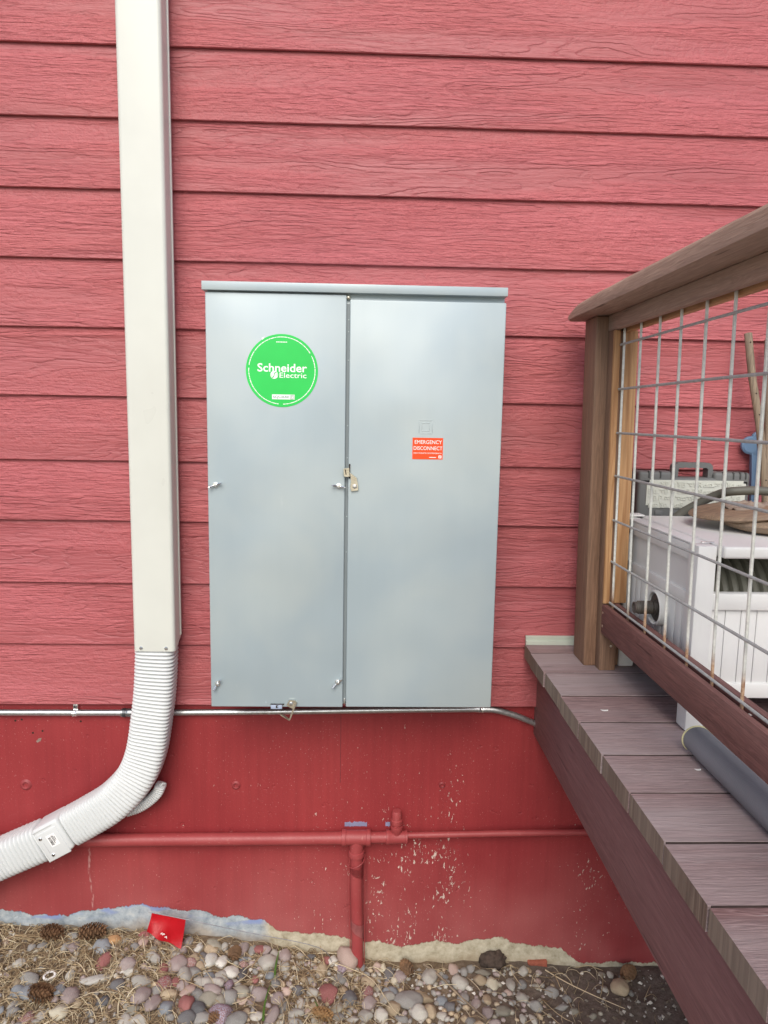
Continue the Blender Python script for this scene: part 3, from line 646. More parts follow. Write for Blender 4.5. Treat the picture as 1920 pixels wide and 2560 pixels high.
# ------------------------------------------------------------------ conduit
cd = thing('electrical_conduit', (-0.3, 0.003, -0.03), 'shiny galvanised steel conduit running along the wall under the grey cabinet', 'conduit')
CY = 0.0085; CR = 0.0078
bm = NB(); tube(bm, [(-2.4, CY, -0.034), (-0.8895, CY, -0.0255), (-0.5757, CY, -0.0245)], CR, 18); obj('tube', bm, M_galv, cd)
cp = smooth_path([(-0.548, CY, -0.0245), (-0.2584, CY, -0.0207), (0.1024, CY, -0.0136), (0.27, CY, -0.0112), (0.3048, CY, -0.0115), (0.345, CY, -0.0132), (0.395, CY, -0.0265), (0.4385, CY, -0.0440), (0.52, CY, -0.078)], 8)
bm = NB(); tube(bm, cp, CR, 18); obj('tube', bm, M_galv, cd)
bm = NB(); lathe(bm, [(0.0078, -0.001), (0.0106, 0.0), (0.0108, 0.006), (0.0098, 0.008), (0.0098, 0.013), (0.0106, 0.015), (0.0106, 0.024), (0.0094, 0.027), (0.0094, 0.044), (0.0078, 0.046)], (-0.594, CY, -0.0246), 'X', 20); obj('coupling', bm, mat_galv('zinc_coupling', (0.32, 0.34, 0.35), 0.3), cd)
bm = NB(); lathe(bm, [(0.0082, 0.0), (0.0112, 0.0005), (0.0112, 0.0075), (0.0082, 0.008)], (-0.591, CY, -0.0246), 'X', 20); obj('coupling_nut', bm, M_darkmetal, cd)
for x, z in ((-0.7086, -0.0263), (0.309, -0.0115)):
    bm = NB(); lathe(bm, [(0.0080, -0.006), (0.0092, -0.0055), (0.0092, -0.003), (0.0086, -0.002), (0.0086, 0.002), (0.0092, 0.003), (0.0092, 0.0055), (0.0080, 0.006)], (x, CY, z), 'X', 18)
    box(bm, x-0.0052, x+0.0062, 0.0085, 0.0172, z+0.0085, z+0.0225, 0.0008); st = obj('strap', bm, M_zinc, cd)
    bm = NB(); lathe(bm, [(0.0036, 0.001), (0.0036, -0.001), (0.002, -0.0024), (0.0, -0.0026)], (x+0.0005, 0.0085, z+0.0165), 'Y', 12); obj('strap_screw', bm, M_darkmetal, st)

# ------------------------------------------------------------------ red pipework
pp = thing('red_pipework', (0.0, -0.005, -0.72), 'red painted steel pipe with tee and downward branch on the foundation wall', 'pipe')
PY = -0.006
def pipe(name, pts, r, n=20):
    b = NB(); tube(b, pts, r, n); return obj(name, b, M_pipe, pp)
pipe('horizontal_pipe', [(-2.4, PY, -0.366), (-0.6687, PY, -0.3587), (-0.1987, PY, -0.3548), (-0.03, PY, -0.3530)], 0.0158)
bm = NB(); lathe(bm, [(0.0158, -0.037), (0.0205, -0.0365), (0.0210, -0.030), (0.0205, -0.0265), (0.0188, -0.0255), (0.0188, 0.0255), (0.0205, 0.0265), (0.0210, 0.030), (0.0205, 0.0365), (0.0158, 0.037)], (-0.0037, PY, -0.3518), 'X', 24)
lathe(bm, [(0.0180, -0.045), (0.0180, 0.0)], (-0.0025, PY, -0.3518), 'Z', 24); lathe(bm, [(0.0158, -0.0505), (0.0205, -0.0495), (0.0212, -0.042), (0.0200, -0.036), (0.0178, -0.035)], (-0.0025, PY, -0.3518), 'Z', 24)
obj('tee', bm, M_pipe, pp)
pipe('down_pipe', [(-0.0022, PY, -0.385), (-0.0018, PY, -0.507), (0.0022, PY, -0.62), (0.0050, PY, -0.78)], 0.0158)
bm = NB(); tube(bm, [(-0.0022+0.021*math.cos(a), PY-0.021*math.sin(a), -0.4170+0.010*math.cos(a+0.4)) for a in [i*math.pi/10 for i in range(-2, 13)]], 0.0011, 6); obj('wire_ring', bm, M_pipe, pp)
bm = NB(); tube(bm, [(-0.0195, PY-0.004, -0.385), (-0.021, PY-0.004, -0.45), (-0.0195, PY-0.004, -0.56), (-0.015, PY-0.006, -0.66)], 0.0011, 6); obj('ground_wire', bm, M_pipe, pp)
bm = NB(); tube(bm, [(0.0195, PY+0.004, -0.40), (0.0215, PY, -0.55), (0.0215, PY, -0.74)], 0.0011, 6); obj('ground_wire', bm, M_pipe, pp)
def tape(z0, z1, z2, z3, col):
    b = NB(); n = 20; R = 0.0172; A = []; B = []
    for i in range(n+1):
        a = math.pi*i/n; x = -0.0019+(0.0040 if z0 < -0.5 else 0)-R*math.cos(a); y = PY-R*math.sin(a); f = i/n
        A.append(b.verts.new((x, y, z0+(z1-z0)*f))); B.append(b.verts.new((x, y, z2+(z3-z2)*f)))
    for i in range(n): b.faces.new((A[i], A[i+1], B[i+1], B[i]))
    bmesh.ops.solidify(b, geom=b.faces[:], thickness=0.0006); obj('tape_wrap', b, col, pp)
tape(-0.4340, -0.4280, -0.4400, -0.4640, M_pipe)
M_tape = plain('faded_pink_tape', lin(188, 112, 112), 0.6, var=0.1)
tape(-0.5760, -0.5950, -0.5960, -0.6350, M_tape)
pipe('middle_pipe', [(0.03, PY, -0.3520), (0.08, PY, -0.3512)], 0.0142)
bm = NB(); lathe(bm, [(0.0142, -0.0275), (0.0182, -0.027), (0.0185, -0.021), (0.0170, -0.018), (0.0160, 0.010), (0.0160, 0.020), (0.0172, 0.0215), (0.0172, 0.027), (0.0100, 0.0275)], (0.1005, PY, -0.3508), 'X', 22)
lathe(bm, [(0.0125, 0.0), (0.0130, 0.018), (0.0150, 0.021), (0.0150, 0.031), (0.0100, 0.032)], (0.0998, PY, -0.3508), 'Z', 22); obj('small_tee', bm, M_pipe, pp)
bm = NB(); lathe(bm, [(0.0100, 0.0), (0.0100, 0.006), (0.0140, 0.007), (0.0145, 0.0175), (0.0125, 0.019), (0.0122, 0.038), (0.0105, 0.042), (0.0, 0.0425)], (0.0992, PY, -0.3200), 'Z', 22); obj('pipe_cap', bm, M_pipe, pp)
pipe('thin_pipe', [(0.12, PY, -0.3462), (0.3973, PY, -0.3403), (0.6035, PY, -0.3371), (2.3, PY, -0.32)], 0.0080)

# ------------------------------------------------------------------ deck
ZD = 0.165
deck = thing('wooden_deck', (1.1, -0.8, 0.0), 'raised wooden deck with weathered mauve brown boards', 'deck')
JY = [-0.004, -0.074, -0.205, -0.335, -0.461, -0.59, -0.712, -0.838, -0.963, -1.090, -1.217, -1.344, -1.471, -1.598, -1.725, -1.852, -1.979]
for i, (a, b) in enumerate(zip(JY, JY[1:])):
    bm = NB(); rr = random.Random(i); x0 = 0.4085+rr.uniform(-0.0015, 0.0015); dz = rr.uniform(-0.0006, 0.0006); n = 40
    prof = [(b+0.0026, -0.034), (a-0.0026, -0.034), (a-0.0026, -0.0003), (a-0.0030, 0.0), (b+0.0030, 0.0), (b+0.0026, -0.0003)]
    rows = []
    for j in range(n+1):
        x = x0+(2.1-x0)*(j/n)**1.4
        rows.append([bm.verts.new((x, y+0.0006*mnoise.noise((x*9, y*7, i)), ZD+z+dz+(0.0008*mnoise.noise((x*6, y*19, i*3.0)) if z > -0.01 else 0))) for y, z in prof])
    for p, q in zip(rows, rows[1:]):
        for k in range(6): bm.faces.new((p[k], p[(k+1) % 6], q[(k+1) % 6], q[k]))
    f = bm.faces.new(rows[0]); f.material_index = 1; bm.faces.new(rows[-1])
    obj('deck_board', bm, [M_deck, M_deckend], deck, angle=18)
M_gapdark = plain('dark_gap_shade_dirt', lin(58, 46, 42), 0.95, var=0.3, bump=0.5)  # dark strips set in the gaps in place of their shade and dirt
for i, y in enumerate(JY[1:-1]):
    bm = NB(); box(bm, 0.412, 2.09, y-0.0040, y+0.0040, ZD-0.012, ZD-0.0008); obj('gap_shade_dirt', bm, M_gapdark, deck, smooth=False)
bm = NB(); box(bm, 0.447, 0.484, -1.98, 0.016, -0.078, ZD-0.0345, 0.001); obj('rim_joist', bm, M_fascia, deck)
bm = NB(); box(bm, 0.486, 2.1, -0.0385, -0.0005, -0.07, ZD-0.0347); obj('ledger', bm, M_fascia, deck, smooth=False)
for x in (0.87, 1.27, 1.67, 2.06):
    bm = NB(); box(bm, x, x+0.036, -1.97, -0.04, -0.07, ZD-0.0347); obj('joist', bm, M_fascia, deck, smooth=False)
bm = NB(); prism(bm, [(0.0, ZD+0.001), (-0.0130, ZD+0.001), (-0.0130, ZD+0.0085), (-0.0062, ZD+0.0105), (-0.0075, ZD+0.0195), (-0.0040, ZD+0.0215), (0.0, ZD+0.0215)], 0.4115, 2.3)
for v in bm.verts: v.co = Vector((v.co.y, v.co.x, v.co.z))
obj('flashing', bm, M_flash, deck, angle=30)
# ------------------------------------------------------------------ railing (leans out a degree)
rl = thing('deck_railing', (0.55, -0.12, ZD), 'brown wooden deck railing with welded wire mesh panel', 'railing', rot=(0, -0.0175, 0))
bm = NB(); box(bm, 0.510, 0.590, -0.158, -0.077, ZD+0.0005, 0.9435, 0.004, 3); obj('post', bm, M_post, rl)
bm = NB(); box(bm, 0.5355, 0.5715, -0.189, -0.1585, ZD+0.0005, 0.9095, 0.002); obj('nailer', bm, M_post, rl)
for x, z in ((0.560, 0.222),): 
    bm = NB(); lathe(bm, [(0.0028, 0.001), (0.0028, -0.0006), (0.0, -0.0012)], (x, -0.189, z), 'Y', 12); obj('screw', bm, M_brassy, rl)
bm = NB(); box(bm, 0.5360, 0.5495, -0.1975, -0.1893, 0.322, 0.909, 0.001); obj('mesh_trim', bm, M_cedar, rl)
bm = NB(); box(bm, 0.5575, 0.5880, -0.1935, -0.1892, 0.322, 0.909, 0.001); obj('mesh_trim', bm, M_cedar, rl)
bm = NB(); box(bm, 0.5350, 0.5480, -1.75, -0.1893, 0.2530, 0.3190, 0.0035, 2); br = obj('bottom_rail', bm, M_rail, rl)
bm = NB(); box(bm, 0.5482, 0.5720, -1.75, -0.1893, 0.2530, 0.3070, 0.001); obj('bottom_rail', bm, M_rail, rl)
bm = NB(); box(bm, 0.5600, 0.5720, -1.75, -0.1940, 0.3072, 0.3215, 0.0012); obj('bottom_trim', bm, M_rail, rl)
for z in (0.302, 0.272):
    bm = NB(); lathe(bm, [(0.003, 0.001), (0.003, -0.0006), (0.0, -0.0013)], (0.5350, -0.200, z), 'X', 12)
    obj('screw', bm, M_brassy, br)
bm = NB(); box(bm, 0.5350, 0.5490, -1.75, -0.1585, 0.9100, 0.9435, 0.002); obj('top_rail', bm, M_cap, rl)
bm = NB(); box(bm, 0.5585, 0.5730, -1.75, -0.1585, 0.9055, 0.9435, 0.0015); obj('top_trim', bm, wood('natural_cedar_rail', 'Y', lin(170, 126, 86), lin(216, 176, 130), None, 0, 0.9, 0.65), rl)
bm = NB(); n = 60; rows = []
for j in range(n+1):
    y = -0.055-1.70*(j/n)**1.3; e = math.exp(-(abs(y)-0.055)/0.05)
    zt = 0.9790-0.014*e+0.0012*mnoise.noise((y*14, 3, 1)); xo = 0.0012*mnoise.noise((y*11, 7, 2)); zl = 0.9440
    prof = [(0.4840, zl), (0.4775+xo, zl+0.0035), (0.4765+xo, zt-0.010), (0.4825+xo, zt-0.002), (0.4900, zt), (0.6080, zt), (0.6150, zt-0.007), (0.6150, zl+0.004), (0.611, zl)]
    rows.append([bm.verts.new((x, y, z)) for x, z in prof])
for p, q in zip(rows, rows[1:]):
    for k in range(len(p)): bm.faces.new((p[k], p[(k+1) % len(p)], q[(k+1) % len(p)], q[k]))
bm.faces.new(rows[0]); bm.faces.new(rows[-1]); obj('cap_rail', bm, M_cap, rl, angle=45)
for i in range(17):
    y = -0.2040-0.0898*i; bm = NB(); rr = random.Random(i)
    tube(bm, [(0.5545, y+rr.uniform(-0.001, 0.001), z) for z in (0.308, 0.5, 0.7, 0.912)], 0.00265, 8); obj('vertical_wire', bm, M_wire, rl)
for z in (0.3240, 0.4160, 0.5075, 0.6035, 0.6950, 0.7870, 0.8790):
    bm = NB(); tube(bm, [(0.5500, -0.1890, z), (0.5500, -0.6, z+0.001), (0.5500, -1.1, z), (0.5500, -1.72, z)], 0.0025, 8); obj('horizontal_wire', bm, M_wireh, rl)

# ------------------------------------------------------------------ hose reel box
BX0, BX1, BYF, BYB = 0.589, 1.16, -0.500, -0.124
hb = thing('hose_reel_box', (0.87, -0.31, ZD), 'pale grey resin hose reel box standing on the deck behind the railing', 'storage box')
for x0, x1, y0, y1 in ((BX0, BX0+0.034, BYF, BYF+0.038), (BX1-0.034, BX1, BYF, BYF+0.038), (BX0, BX0+0.034, BYB-0.038, BYB), (BX1-0.034, BX1, BYB-0.038, BYB)):
    bm = NB(); box(bm, x0, x1, y0, y1, ZD+0.001, 0.5065, 0.003, 2); obj('corner_post', bm, M_resin, hb)
def side_panel(xa):
    bm = NB(); box(bm, xa+0.004, xa+0.020, BYF+0.036, BYB-0.036, 0.474, 0.5025, 0.003); obj('side_rail', bm, M_resin, hb)
    bm = NB(); box(bm, xa+0.011, xa+0.017, BYF+0.036, BYB-0.036, 0.412, 0.475); obj('side_panel', bm, M_resin, hb, smooth=False)
    bm = NB(); box(bm, xa+0.005, xa+0.020, BYF+0.036, BYB-0.036, 0.390, 0.4135, 0.003); obj('side_rail', bm, M_resin, hb)
    bm = NB(); box(bm, xa+0.004, xa+0.020, BYF+0.036, BYB-0.036, 0.226, 0.254, 0.003); obj('side_rail', bm, M_resin, hb)
    y = BYF+0.038
    while y < BYB-0.04:
        w = min(0.0285, BYB-0.038-y); bm = NB(); box(bm, xa+0.009, xa+0.016, y+0.0006, y+w-0.0006, 0.253, 0.391, 0.0012); obj('side_slat', bm, M_resin, hb); y += w
side_panel(BX0)
bm = NB(); box(bm, BX1-0.016, BX1-0.004, BYF+0.03, BYB-0.03, 0.226, 0.5025, 0.003); obj('side_panel', bm, M_resin, hb)
bm = NB(); box(bm, BX0+0.03, BX1-0.03, BYF+0.005, BYF+0.020, 0.2265, 0.2545, 0.003); obj('front_rail', bm, M_resin, hb)
bm = NB(); box(bm, BX0+0.03, BX1-0.03, BYF+0.002, BYF+0.022, 0.3905, 0.4210, 0.003); obj('front_rail', bm, M_resin, hb)
x = BX0+0.034
while x < BX1-0.04:
    bm = NB(); box(bm, x+0.0005, x+0.0282, BYF+0.010, BYF+0.017, 0.2535, 0.3915, 0.0010); obj('front_slat', bm, M_resin, hb); x += 0.0287
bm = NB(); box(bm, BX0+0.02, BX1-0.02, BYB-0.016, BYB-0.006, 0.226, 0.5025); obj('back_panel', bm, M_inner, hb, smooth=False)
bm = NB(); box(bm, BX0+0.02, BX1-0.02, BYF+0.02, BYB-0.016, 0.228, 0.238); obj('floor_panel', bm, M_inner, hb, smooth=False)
bm = NB(); box(bm, BX0+0.0375, BX1-0.0375, BYF-0.016, BYB+0.004, 0.4870, 0.5085, 0.005, 3); obj('lid', bm, M_resin, hb)
bm = NB(); box(bm, BX0+0.004, BX0+0.036, BYF+0.039, BYB-0.039, 0.5027, 0.5068, 0.0015); obj('top_rail', bm, M_resin, hb)
bm = NB(); box(bm, BX0-0.004, BX0+0.042, BYB-0.030, BYB+0.006, 0.5100, 0.5140, 0.0018); box(bm, BX0+0.008, BX0+0.026, BYB-0.022, BYB-0.004, 0.5055, 0.5102); obj('hinge_cap', bm, M_resin, hb)
bm = NB(); box(bm, BX0+0.020, BX0+0.044, BYF+0.030, BYF+0.036, 0.5070, 0.5086, 0.0006); obj('hinge_pin', bm, M_zinc, hb)
FC = (BX0+0.010, -0.345, 0.354)
bm = NB(); lathe(bm, [(0.0300, 0.004), (0.0345, 0.0), (0.0345, -0.016), (0.0325, -0.0180), (0.0300, -0.0165), (0.0285, -0.004), (0.0, -0.004)], FC, 'X', 36); cup = obj('inlet_cup', bm, M_resin, hb)
bm = NB(); lathe(bm, [(0.0, -0.0045), (0.0275, -0.0050), (0.0270, -0.012), (0.0160, -0.0135), (0.0150, -0.020), (0.0, -0.0201)], FC, 'X', 32); obj('inlet_plate', bm, mat_plastic('dark_grey_fitting_plastic', lin(66, 61, 57), 0.5), cup)
pr_ = [(0.0, -0.020), (0.0135, -0.020)]
for i in range(8): pr_ += [(0.0118, -0.0205-i*0.0036), (0.0135, -0.0222-i*0.0036)]
pr_ += [(0.0112, -0.0500), (0.0112, -0.0560), (0.0085, -0.0560), (0.0085, -0.0540), (0.0, -0.0540)]
bm = NB(); lathe(bm, pr_, FC, 'X', 24); obj('threaded_inlet', bm, mat_plastic('dark_threaded_plastic', lin(84, 80, 74), 0.45), cup)
# hose coiled inside the box
bm = NB()
for i in range(14):
    cx = BX0+0.045+i*0.019; rr = random.Random(i); R = 0.105
    pts = [(cx+0.006*math.sin(a*0.5), -0.335+R*math.cos(a), 0.365+R*math.sin(a)) for a in [2*math.pi*k/26 for k in range(27)]]
    tube(bm, pts, 0.0092, 8, caps=False)
obj('garden_hose', bm, M_hose, label='dark olive garden hose wound inside the grey box, seen through its front opening', cat='hose', origin=(0.75, -0.335, 0.25))
# strap-like hose arching over the lid
bm = NB(); tube(bm, smooth_path([(0.690, -0.1115, 0.455), (0.7202, -0.112, 0.5039), (0.7514, -0.128, 0.5329), (0.7859, -0.16, 0.5616), (0.8073, -0.19, 0.5733), (0.8746, -0.2, 0.5753), (0.95, -0.21, 0.560), (1.03, -0.24, 0.5185)], 8), 0.0096, 14)
obj('curved_hose', bm, M_hose2, label='dark grey hose arching over the lid of the grey box', cat='hose')
# weathered discs on the lid
bm = NB(); lathe(bm, [(0.0, 0.0), (0.075, 0.001), (0.097, 0.008), (0.104, 0.017), (0.100, 0.023), (0.085, 0.0265), (0.0, 0.028)], (0.826, -0.335, 0.5088), 'Z', 48)
for v in bm.verts:
    v.co.z += 0.0016*mnoise.noise(v.co*18); v.co.x += 0.003*mnoise.noise(v.co*11+Vector((3, 3, 3)))
obj('weathered_disc', bm, M_rust, label='lower of two weathered brown shell discs stacked on the grey lid', cat='disc', angle=50)
bm = NB(); lathe(bm, [(0.0, 0.0), (0.090, 0.001), (0.116, 0.004), (0.122, 0.008), (0.115, 0.0125), (0.092, 0.0150), (0.0, 0.016)], (0.800, -0.285, 0.5370), 'Z', 48)
for v in bm.verts:
    v.co.z += 0.002*mnoise.noise(v.co*15) - 0.13*(0.800-v.co.x)*(1 if v.co.x < 0.800 else 0.1); v.co.x += 0.003*mnoise.noise(v.co*9)
obj('weathered_disc', bm, M_rust, label='upper weathered brown shell disc under the crumpled cloth', cat='disc', angle=50)
bm = NB(); bmesh.ops.create_grid(bm, x_segments=26, y_segments=18, size=0.5)
for v in bm.verts:
    x, y = v.co.x, v.co.y
    v.co = Vector((0.812+x*0.125, -0.275+y*0.09, 0.5565+0.010*mnoise.noise((x*4, y*4, 2))+0.006*mnoise.noise((x*11, y*11, 5))-0.022*(x*x+y*y)*1.4))
bmesh.ops.solidify(bm, geom=bm.faces[:], thickness=0.0015); obj('crumpled_cloth', bm, M_rag, label='crumpled grey brown cloth on top of the brown discs', cat='cloth', angle=80)
# tote behind the box carrying the tool case
tt = thing('storage_tote', (0.78, -0.062, ZD), 'blue grey plastic tote between the grey box and the wall, under the tool case', 'tote')
bm = NB(); box(bm, 0.636, 0.915, -0.094, -0.016, ZD+0.001, 0.486, 0.006); obj('body', bm, M_tote, tt)
bm = NB(); box(bm, 0.630, 0.921, -0.100, -0.0145, 0.484, 0.4955, 0.004); obj('rim', bm, M_tote, tt)
cs = thing('tool_case', (0.77, -0.05, 0.496), 'dark grey tool case with pale embossed panel and top handle', 'tool case')
bm = NB(); box(bm, 0.641, 0.905, -0.078, -0.026, 0.4962, 0.5925, 0.008, 4); box(bm, 0.641, 0.730, -0.078, -0.026, 0.57, 0.6060, 0.008, 4); box(bm, 0.8185, 0.905, -0.078, -0.026, 0.57, 0.6060, 0.008, 4); obj('shell', bm, M_casef, cs)
bm = NB(); box(bm, 0.6605, 0.8935, -0.0800, -0.0770, 0.5210, 0.5865, 0.0); 
bmesh.ops.bevel(bm, geom=[e for e in bm.edges if abs(e.verts[0].co.y-e.verts[1].co.y) > 0.001], offset=0.006, segments=4, affect='EDGES'); pn = obj('face_panel', bm, M_casep, cs, label='pale grey embossed panel', smooth=False)
bm = NB(); rr = random.Random(11)
for r_ in range(4):
    x = 0.6640
    while x < 0.882:
        ch = rr.choice('RBP'); rot = rr.choice((0, math.pi/2, -math.pi/2, math.pi)); w = 0.0085
        z = 0.5225+r_*0.0160; ox, oz = {0: (0, 0), math.pi/2: (0.0115, 0.0012), -math.pi/2: (0.0, 0.0105), math.pi: (0.010, 0.0122)}[rot]
        text(bm, ch, x+ox, z+oz, w, -0.0799, 0.0, 0.0118, rot, depth=0.0018); x += 0.0130
obj('embossed_pattern', bm, M_casep, pn, smooth=False)
bm = NB()
outer = [(0.726, 0.590), (0.729, 0.620), (0.736, 0.6265), (0.755, 0.6275), (0.773, 0.6262), (0.795, 0.6275), (0.812, 0.6265), (0.819, 0.620), (0.8225, 0.590)]
inner = [(0.8085, 0.590), (0.8085, 0.612), (0.803, 0.6155), (0.795, 0.6140), (0.787, 0.6155), (0.780, 0.6138), (0.772, 0.6155), (0.764, 0.6138), (0.756, 0.6155), (0.748, 0.6140), (0.741, 0.6145), (0.738, 0.610), (0.738, 0.590)]
prism(bm, outer+inner, -0.066, -0.040); obj('handle', bm, M_casef, cs, smooth=False)
for x in (0.663, 0.690, 0.716, 0.838, 0.862, 0.878, 0.891):
    bm = NB(); box(bm, x, x+0.0035, -0.0795, -0.045, 0.5900, 0.6068, 0.001); obj('top_rib', bm, mat_plastic('charcoal_case_rib', lin(66, 68, 68), 0.5) if x == 0.663 else bpy.data.materials['charcoal_case_rib'], cs)
for x in (0.683, 0.721, 0.758, 0.796, 0.835):
    bm = NB(); box(bm, x, x+0.019, -0.0812, -0.0760, 0.5030, 0.5150, 0.002); obj('hinge_knuckle', bm, M_casef, cs)
# sticks against the wall
def stick(pts, r, label, holes):
    b = NB(); P = smooth_path(pts, 10); tube(b, P, [r*(1+0.06*mnoise.noise((i*0.7, r*900, 0))) for i in range(len(P))], 12)
    t = thing('wooden_stick', pts[-1], label, 'stick'); obj('shaft', b, M_stick, t)
    for i in holes:
        p = P[i]; b = NB(); lathe(b, [(0.0, -0.0007), (0.0017, -0.0006), (0.0019, 0.002)], (p.x-0.001, p.y-r*0.99, p.z), 'Y', 10); obj('drilled_hole', b, M_hole, t)
stick([(0.8875, -0.045, 0.9265), (0.8965, -0.058, 0.8368), (0.9062, -0.066, 0.7773), (0.9163, -0.074, 0.7171), (0.9210, -0.082, 0.6678), (0.9322, -0.09, 0.5802), (0.945, -0.10, 0.45), (0.965, -0.12, ZD)], 0.0088, 'leaning weathered stick nearer the post, drilled with small holes', (3, 11, 18, 26, 38, 49))
stick([(0.9465, -0.028, 0.9150), (0.950, -0.04, 0.80), (0.956, -0.05, 0.65), (0.962, -0.055, 0.45), (0.975, -0.06, ZD)], 0.0095, 'darker weathered stick at the right picture edge behind the leaning one', (2, 12))
# blue tool
bt = thing('blue_paddle', (0.952, -0.02, ZD), 'blue plastic tool with a rounded head standing behind the sticks', 'garden tool')
bm = NB()
for cx, cz, r in ((0.930, 0.668, 0.0215), (0.966, 0.672, 0.0245), (0.948, 0.660, 0.022), (0.950, 0.684, 0.018)):
    lathe(bm, [(0.0, -0.006), (r*0.8, -0.006), (r, -0.003), (r, 0.003), (r*0.8, 0.006), (0.0, 0.006)], (cx, -0.0165+cx*0.0005, cz), 'Y', 28)
obj('head', bm, M_blue, bt)
bm = NB(); prism(bm, [(0.933, 0.655), (0.953, 0.655), (0.957, 0.55), (0.962, 0.40), (0.965, ZD+0.001), (0.950, ZD+0.001), (0.946, 0.40), (0.9405, 0.55)], -0.022, -0.012); obj('shaft', bm, M_blue, bt)
# rolled mat
mt = thing('rolled_mat', (0.571, -1.05, ZD), 'rolled dark grey rubber mat lying along the foot of the railing', 'mat')
RM = 0.0255
bm = NB()
def spiral(n0, n1, rr0): 
    return [(rr0-0.00105*(a/(2*math.pi))*3.2, a) for a in [2.2+2*math.pi*k/40 for k in range(n0, n1)]]
pr2 = spiral(0, 130, RM); rows = []
for j in range(25):
    y = -0.587-0.95*j/24
    rows.append([bm.verts.new((0.571+r*math.cos(-a), y+(0.006*math.sin(a*0.7) if j == 0 else 0), ZD+RM+0.001+r*math.sin(-a))) for r, a in pr2])
for p, q in zip(rows, rows[1:]):
    for k in range(len(pr2)-1): bm.faces.new((p[k], p[k+1], q[k+1], q[k]))
bmesh.ops.recalc_face_normals(bm, faces=bm.faces); bmesh.ops.solidify(bm, geom=bm.faces[:], thickness=0.0012); obj('roll', bm, M_mat, mt, angle=70)
bm = NB(); tube(bm, [(0.571+r*1.01*math.cos(-a), -0.5865+0.006*math.sin(a*0.7), ZD+RM+0.001+r*1.01*math.sin(-a)) for r, a in pr2[:95]], 0.0017, 6); obj('backing_edge', bm, M_edge, mt)
# flakes of white paint
for (x, y, z, w, d, lab) in ((0.4735, -0.4105, ZD+0.0012, 0.013, 0.005, 'tiny white paint flake on the deck between its edge and the railing'), (0.5465, -0.643, ZD+0.0012, 0.009, 0.004, 'tiny white flake on the deck beside the rolled mat end'), (0.5555, -0.758, 0.3095, 0.010, 0.006, 'curled white flake in the groove of the bottom rail')):
    bm = NB(); bmesh.ops.create_grid(bm, x_segments=4, y_segments=3, size=0.5)
    for v in bm.verts: v.co = Vector((x+v.co.x*w*(1+0.3*v.co.y), y+v.co.y*d, z+0.002*abs(v.co.x)*abs(v.co.x)+0.0006))
    bmesh.ops.solidify(bm, geom=bm.faces[:], thickness=0.0006); obj('paint_flake', bm, M_label, label=lab, cat='flake')

# ------------------------------------------------------------------ gravel bed
PM = {
 'grey': mat_pebble('grey_stone', lin(112, 112, 112), lin(150, 148, 144), lin(176, 176, 172)),
 'blue': mat_pebble('blue_grey_stone', lin(104, 112, 120), lin(144, 150, 156), lin(170, 176, 180)),
 'light': mat_pebble('pale_grey_stone', lin(150, 148, 141), lin(188, 184, 175)),
 'white': mat_pebble('white_stone', lin(184, 182, 174), lin(216, 214, 206), lin(160, 158, 154)),
 'dark': mat_pebble('dark_grey_stone', lin(74, 76, 80), lin(108, 108, 112), lin(136, 138, 142)),
 'mauve': mat_pebble('mauve_stone', lin(126, 112, 112), lin(160, 146, 144), lin(180, 170, 166)),
 'tan': mat_pebble('tan_stone', lin(146, 128, 104), lin(184, 168, 142)),
 'cream': mat_pebble('cream_stone', lin(190, 183, 160), lin(214, 208, 188)),
 'olive': mat_pebble('olive_grey_stone', lin(118, 114, 102), lin(150, 146, 134)),
 'red': mat_pebble('red_stone', lin(124, 68, 68), lin(156, 92, 92), lin(176, 130, 126)),
 'redhalf': mat_pebble('part_painted_stone', lin(148, 142, 138), lin(180, 173, 168), None, lin(146, 70, 72)),
 'orange': mat_pebble('orange_tan_stone', lin(150, 108, 66), lin(186, 146, 100)),
 'lilac': mat_pebble('lilac_stone', lin(142, 142, 162), lin(174, 173, 190), None, lin(140, 104, 110)),
 'pink': mat_pebble('pink_stone', lin(168, 142, 132), lin(196, 176, 166)),
}
PMESH = []
for s in range(14):
    b = NB(); bmesh.ops.create_icosphere(b, subdivisions=3, radius=0.5); rr = random.Random(100+s); o = Vector((rr.uniform(0, 50), rr.uniform(0, 50), rr.uniform(0, 50)))
    ang = s % 4 != 1
    planes = [Vector((rr.uniform(-1, 1), rr.uniform(-1, 1), rr.uniform(-0.8, 1))).normalized() for _ in range(9)]
    for v in b.verts:
        d = v.co.normalized(); k = 1+0.26*mnoise.noise(d*1.1+o)+0.12*mnoise.noise(d*2.3+o)
        c = d*0.5*k
        if ang:
            for q, pl in enumerate(planes):
                h = c.dot(pl)-(0.33+0.012*q)
                if h > 0: c -= pl*h*(0.95 if s % 4 == 0 else 0.7)
        v.co = c*(1+0.035*mnoise.noise(d*5+o)+0.02*mnoise.noise(d*11+o))
    PMESH.append(b)
PDATA = {}
def pebble_mesh(i, mk):
    if (i, mk) not in PDATA:
        me = bpy.data.meshes.new('pebble'); PMESH[i].to_mesh(me); me.materials.append(PM[mk]); me.polygons.foreach_set('use_smooth', [True]*len(me.polygons)); PDATA[(i, mk)] = me
    return PDATA[(i, mk)]
CAMP = Vector((0, -1.70995, 0.72185))
def px_ray(px, py):     # a spot of the gravel bed seen in the photograph, as a point on the ground
    d = (r2*(px-960) - u2*(py-1280))/1782.08 + fw
    z = -0.68
    for _ in range(6):
        t = (z-CAMP.z)/d.z; p = CAMP+d*t; z = gz(p.x, p.y)
    return p
placed = []
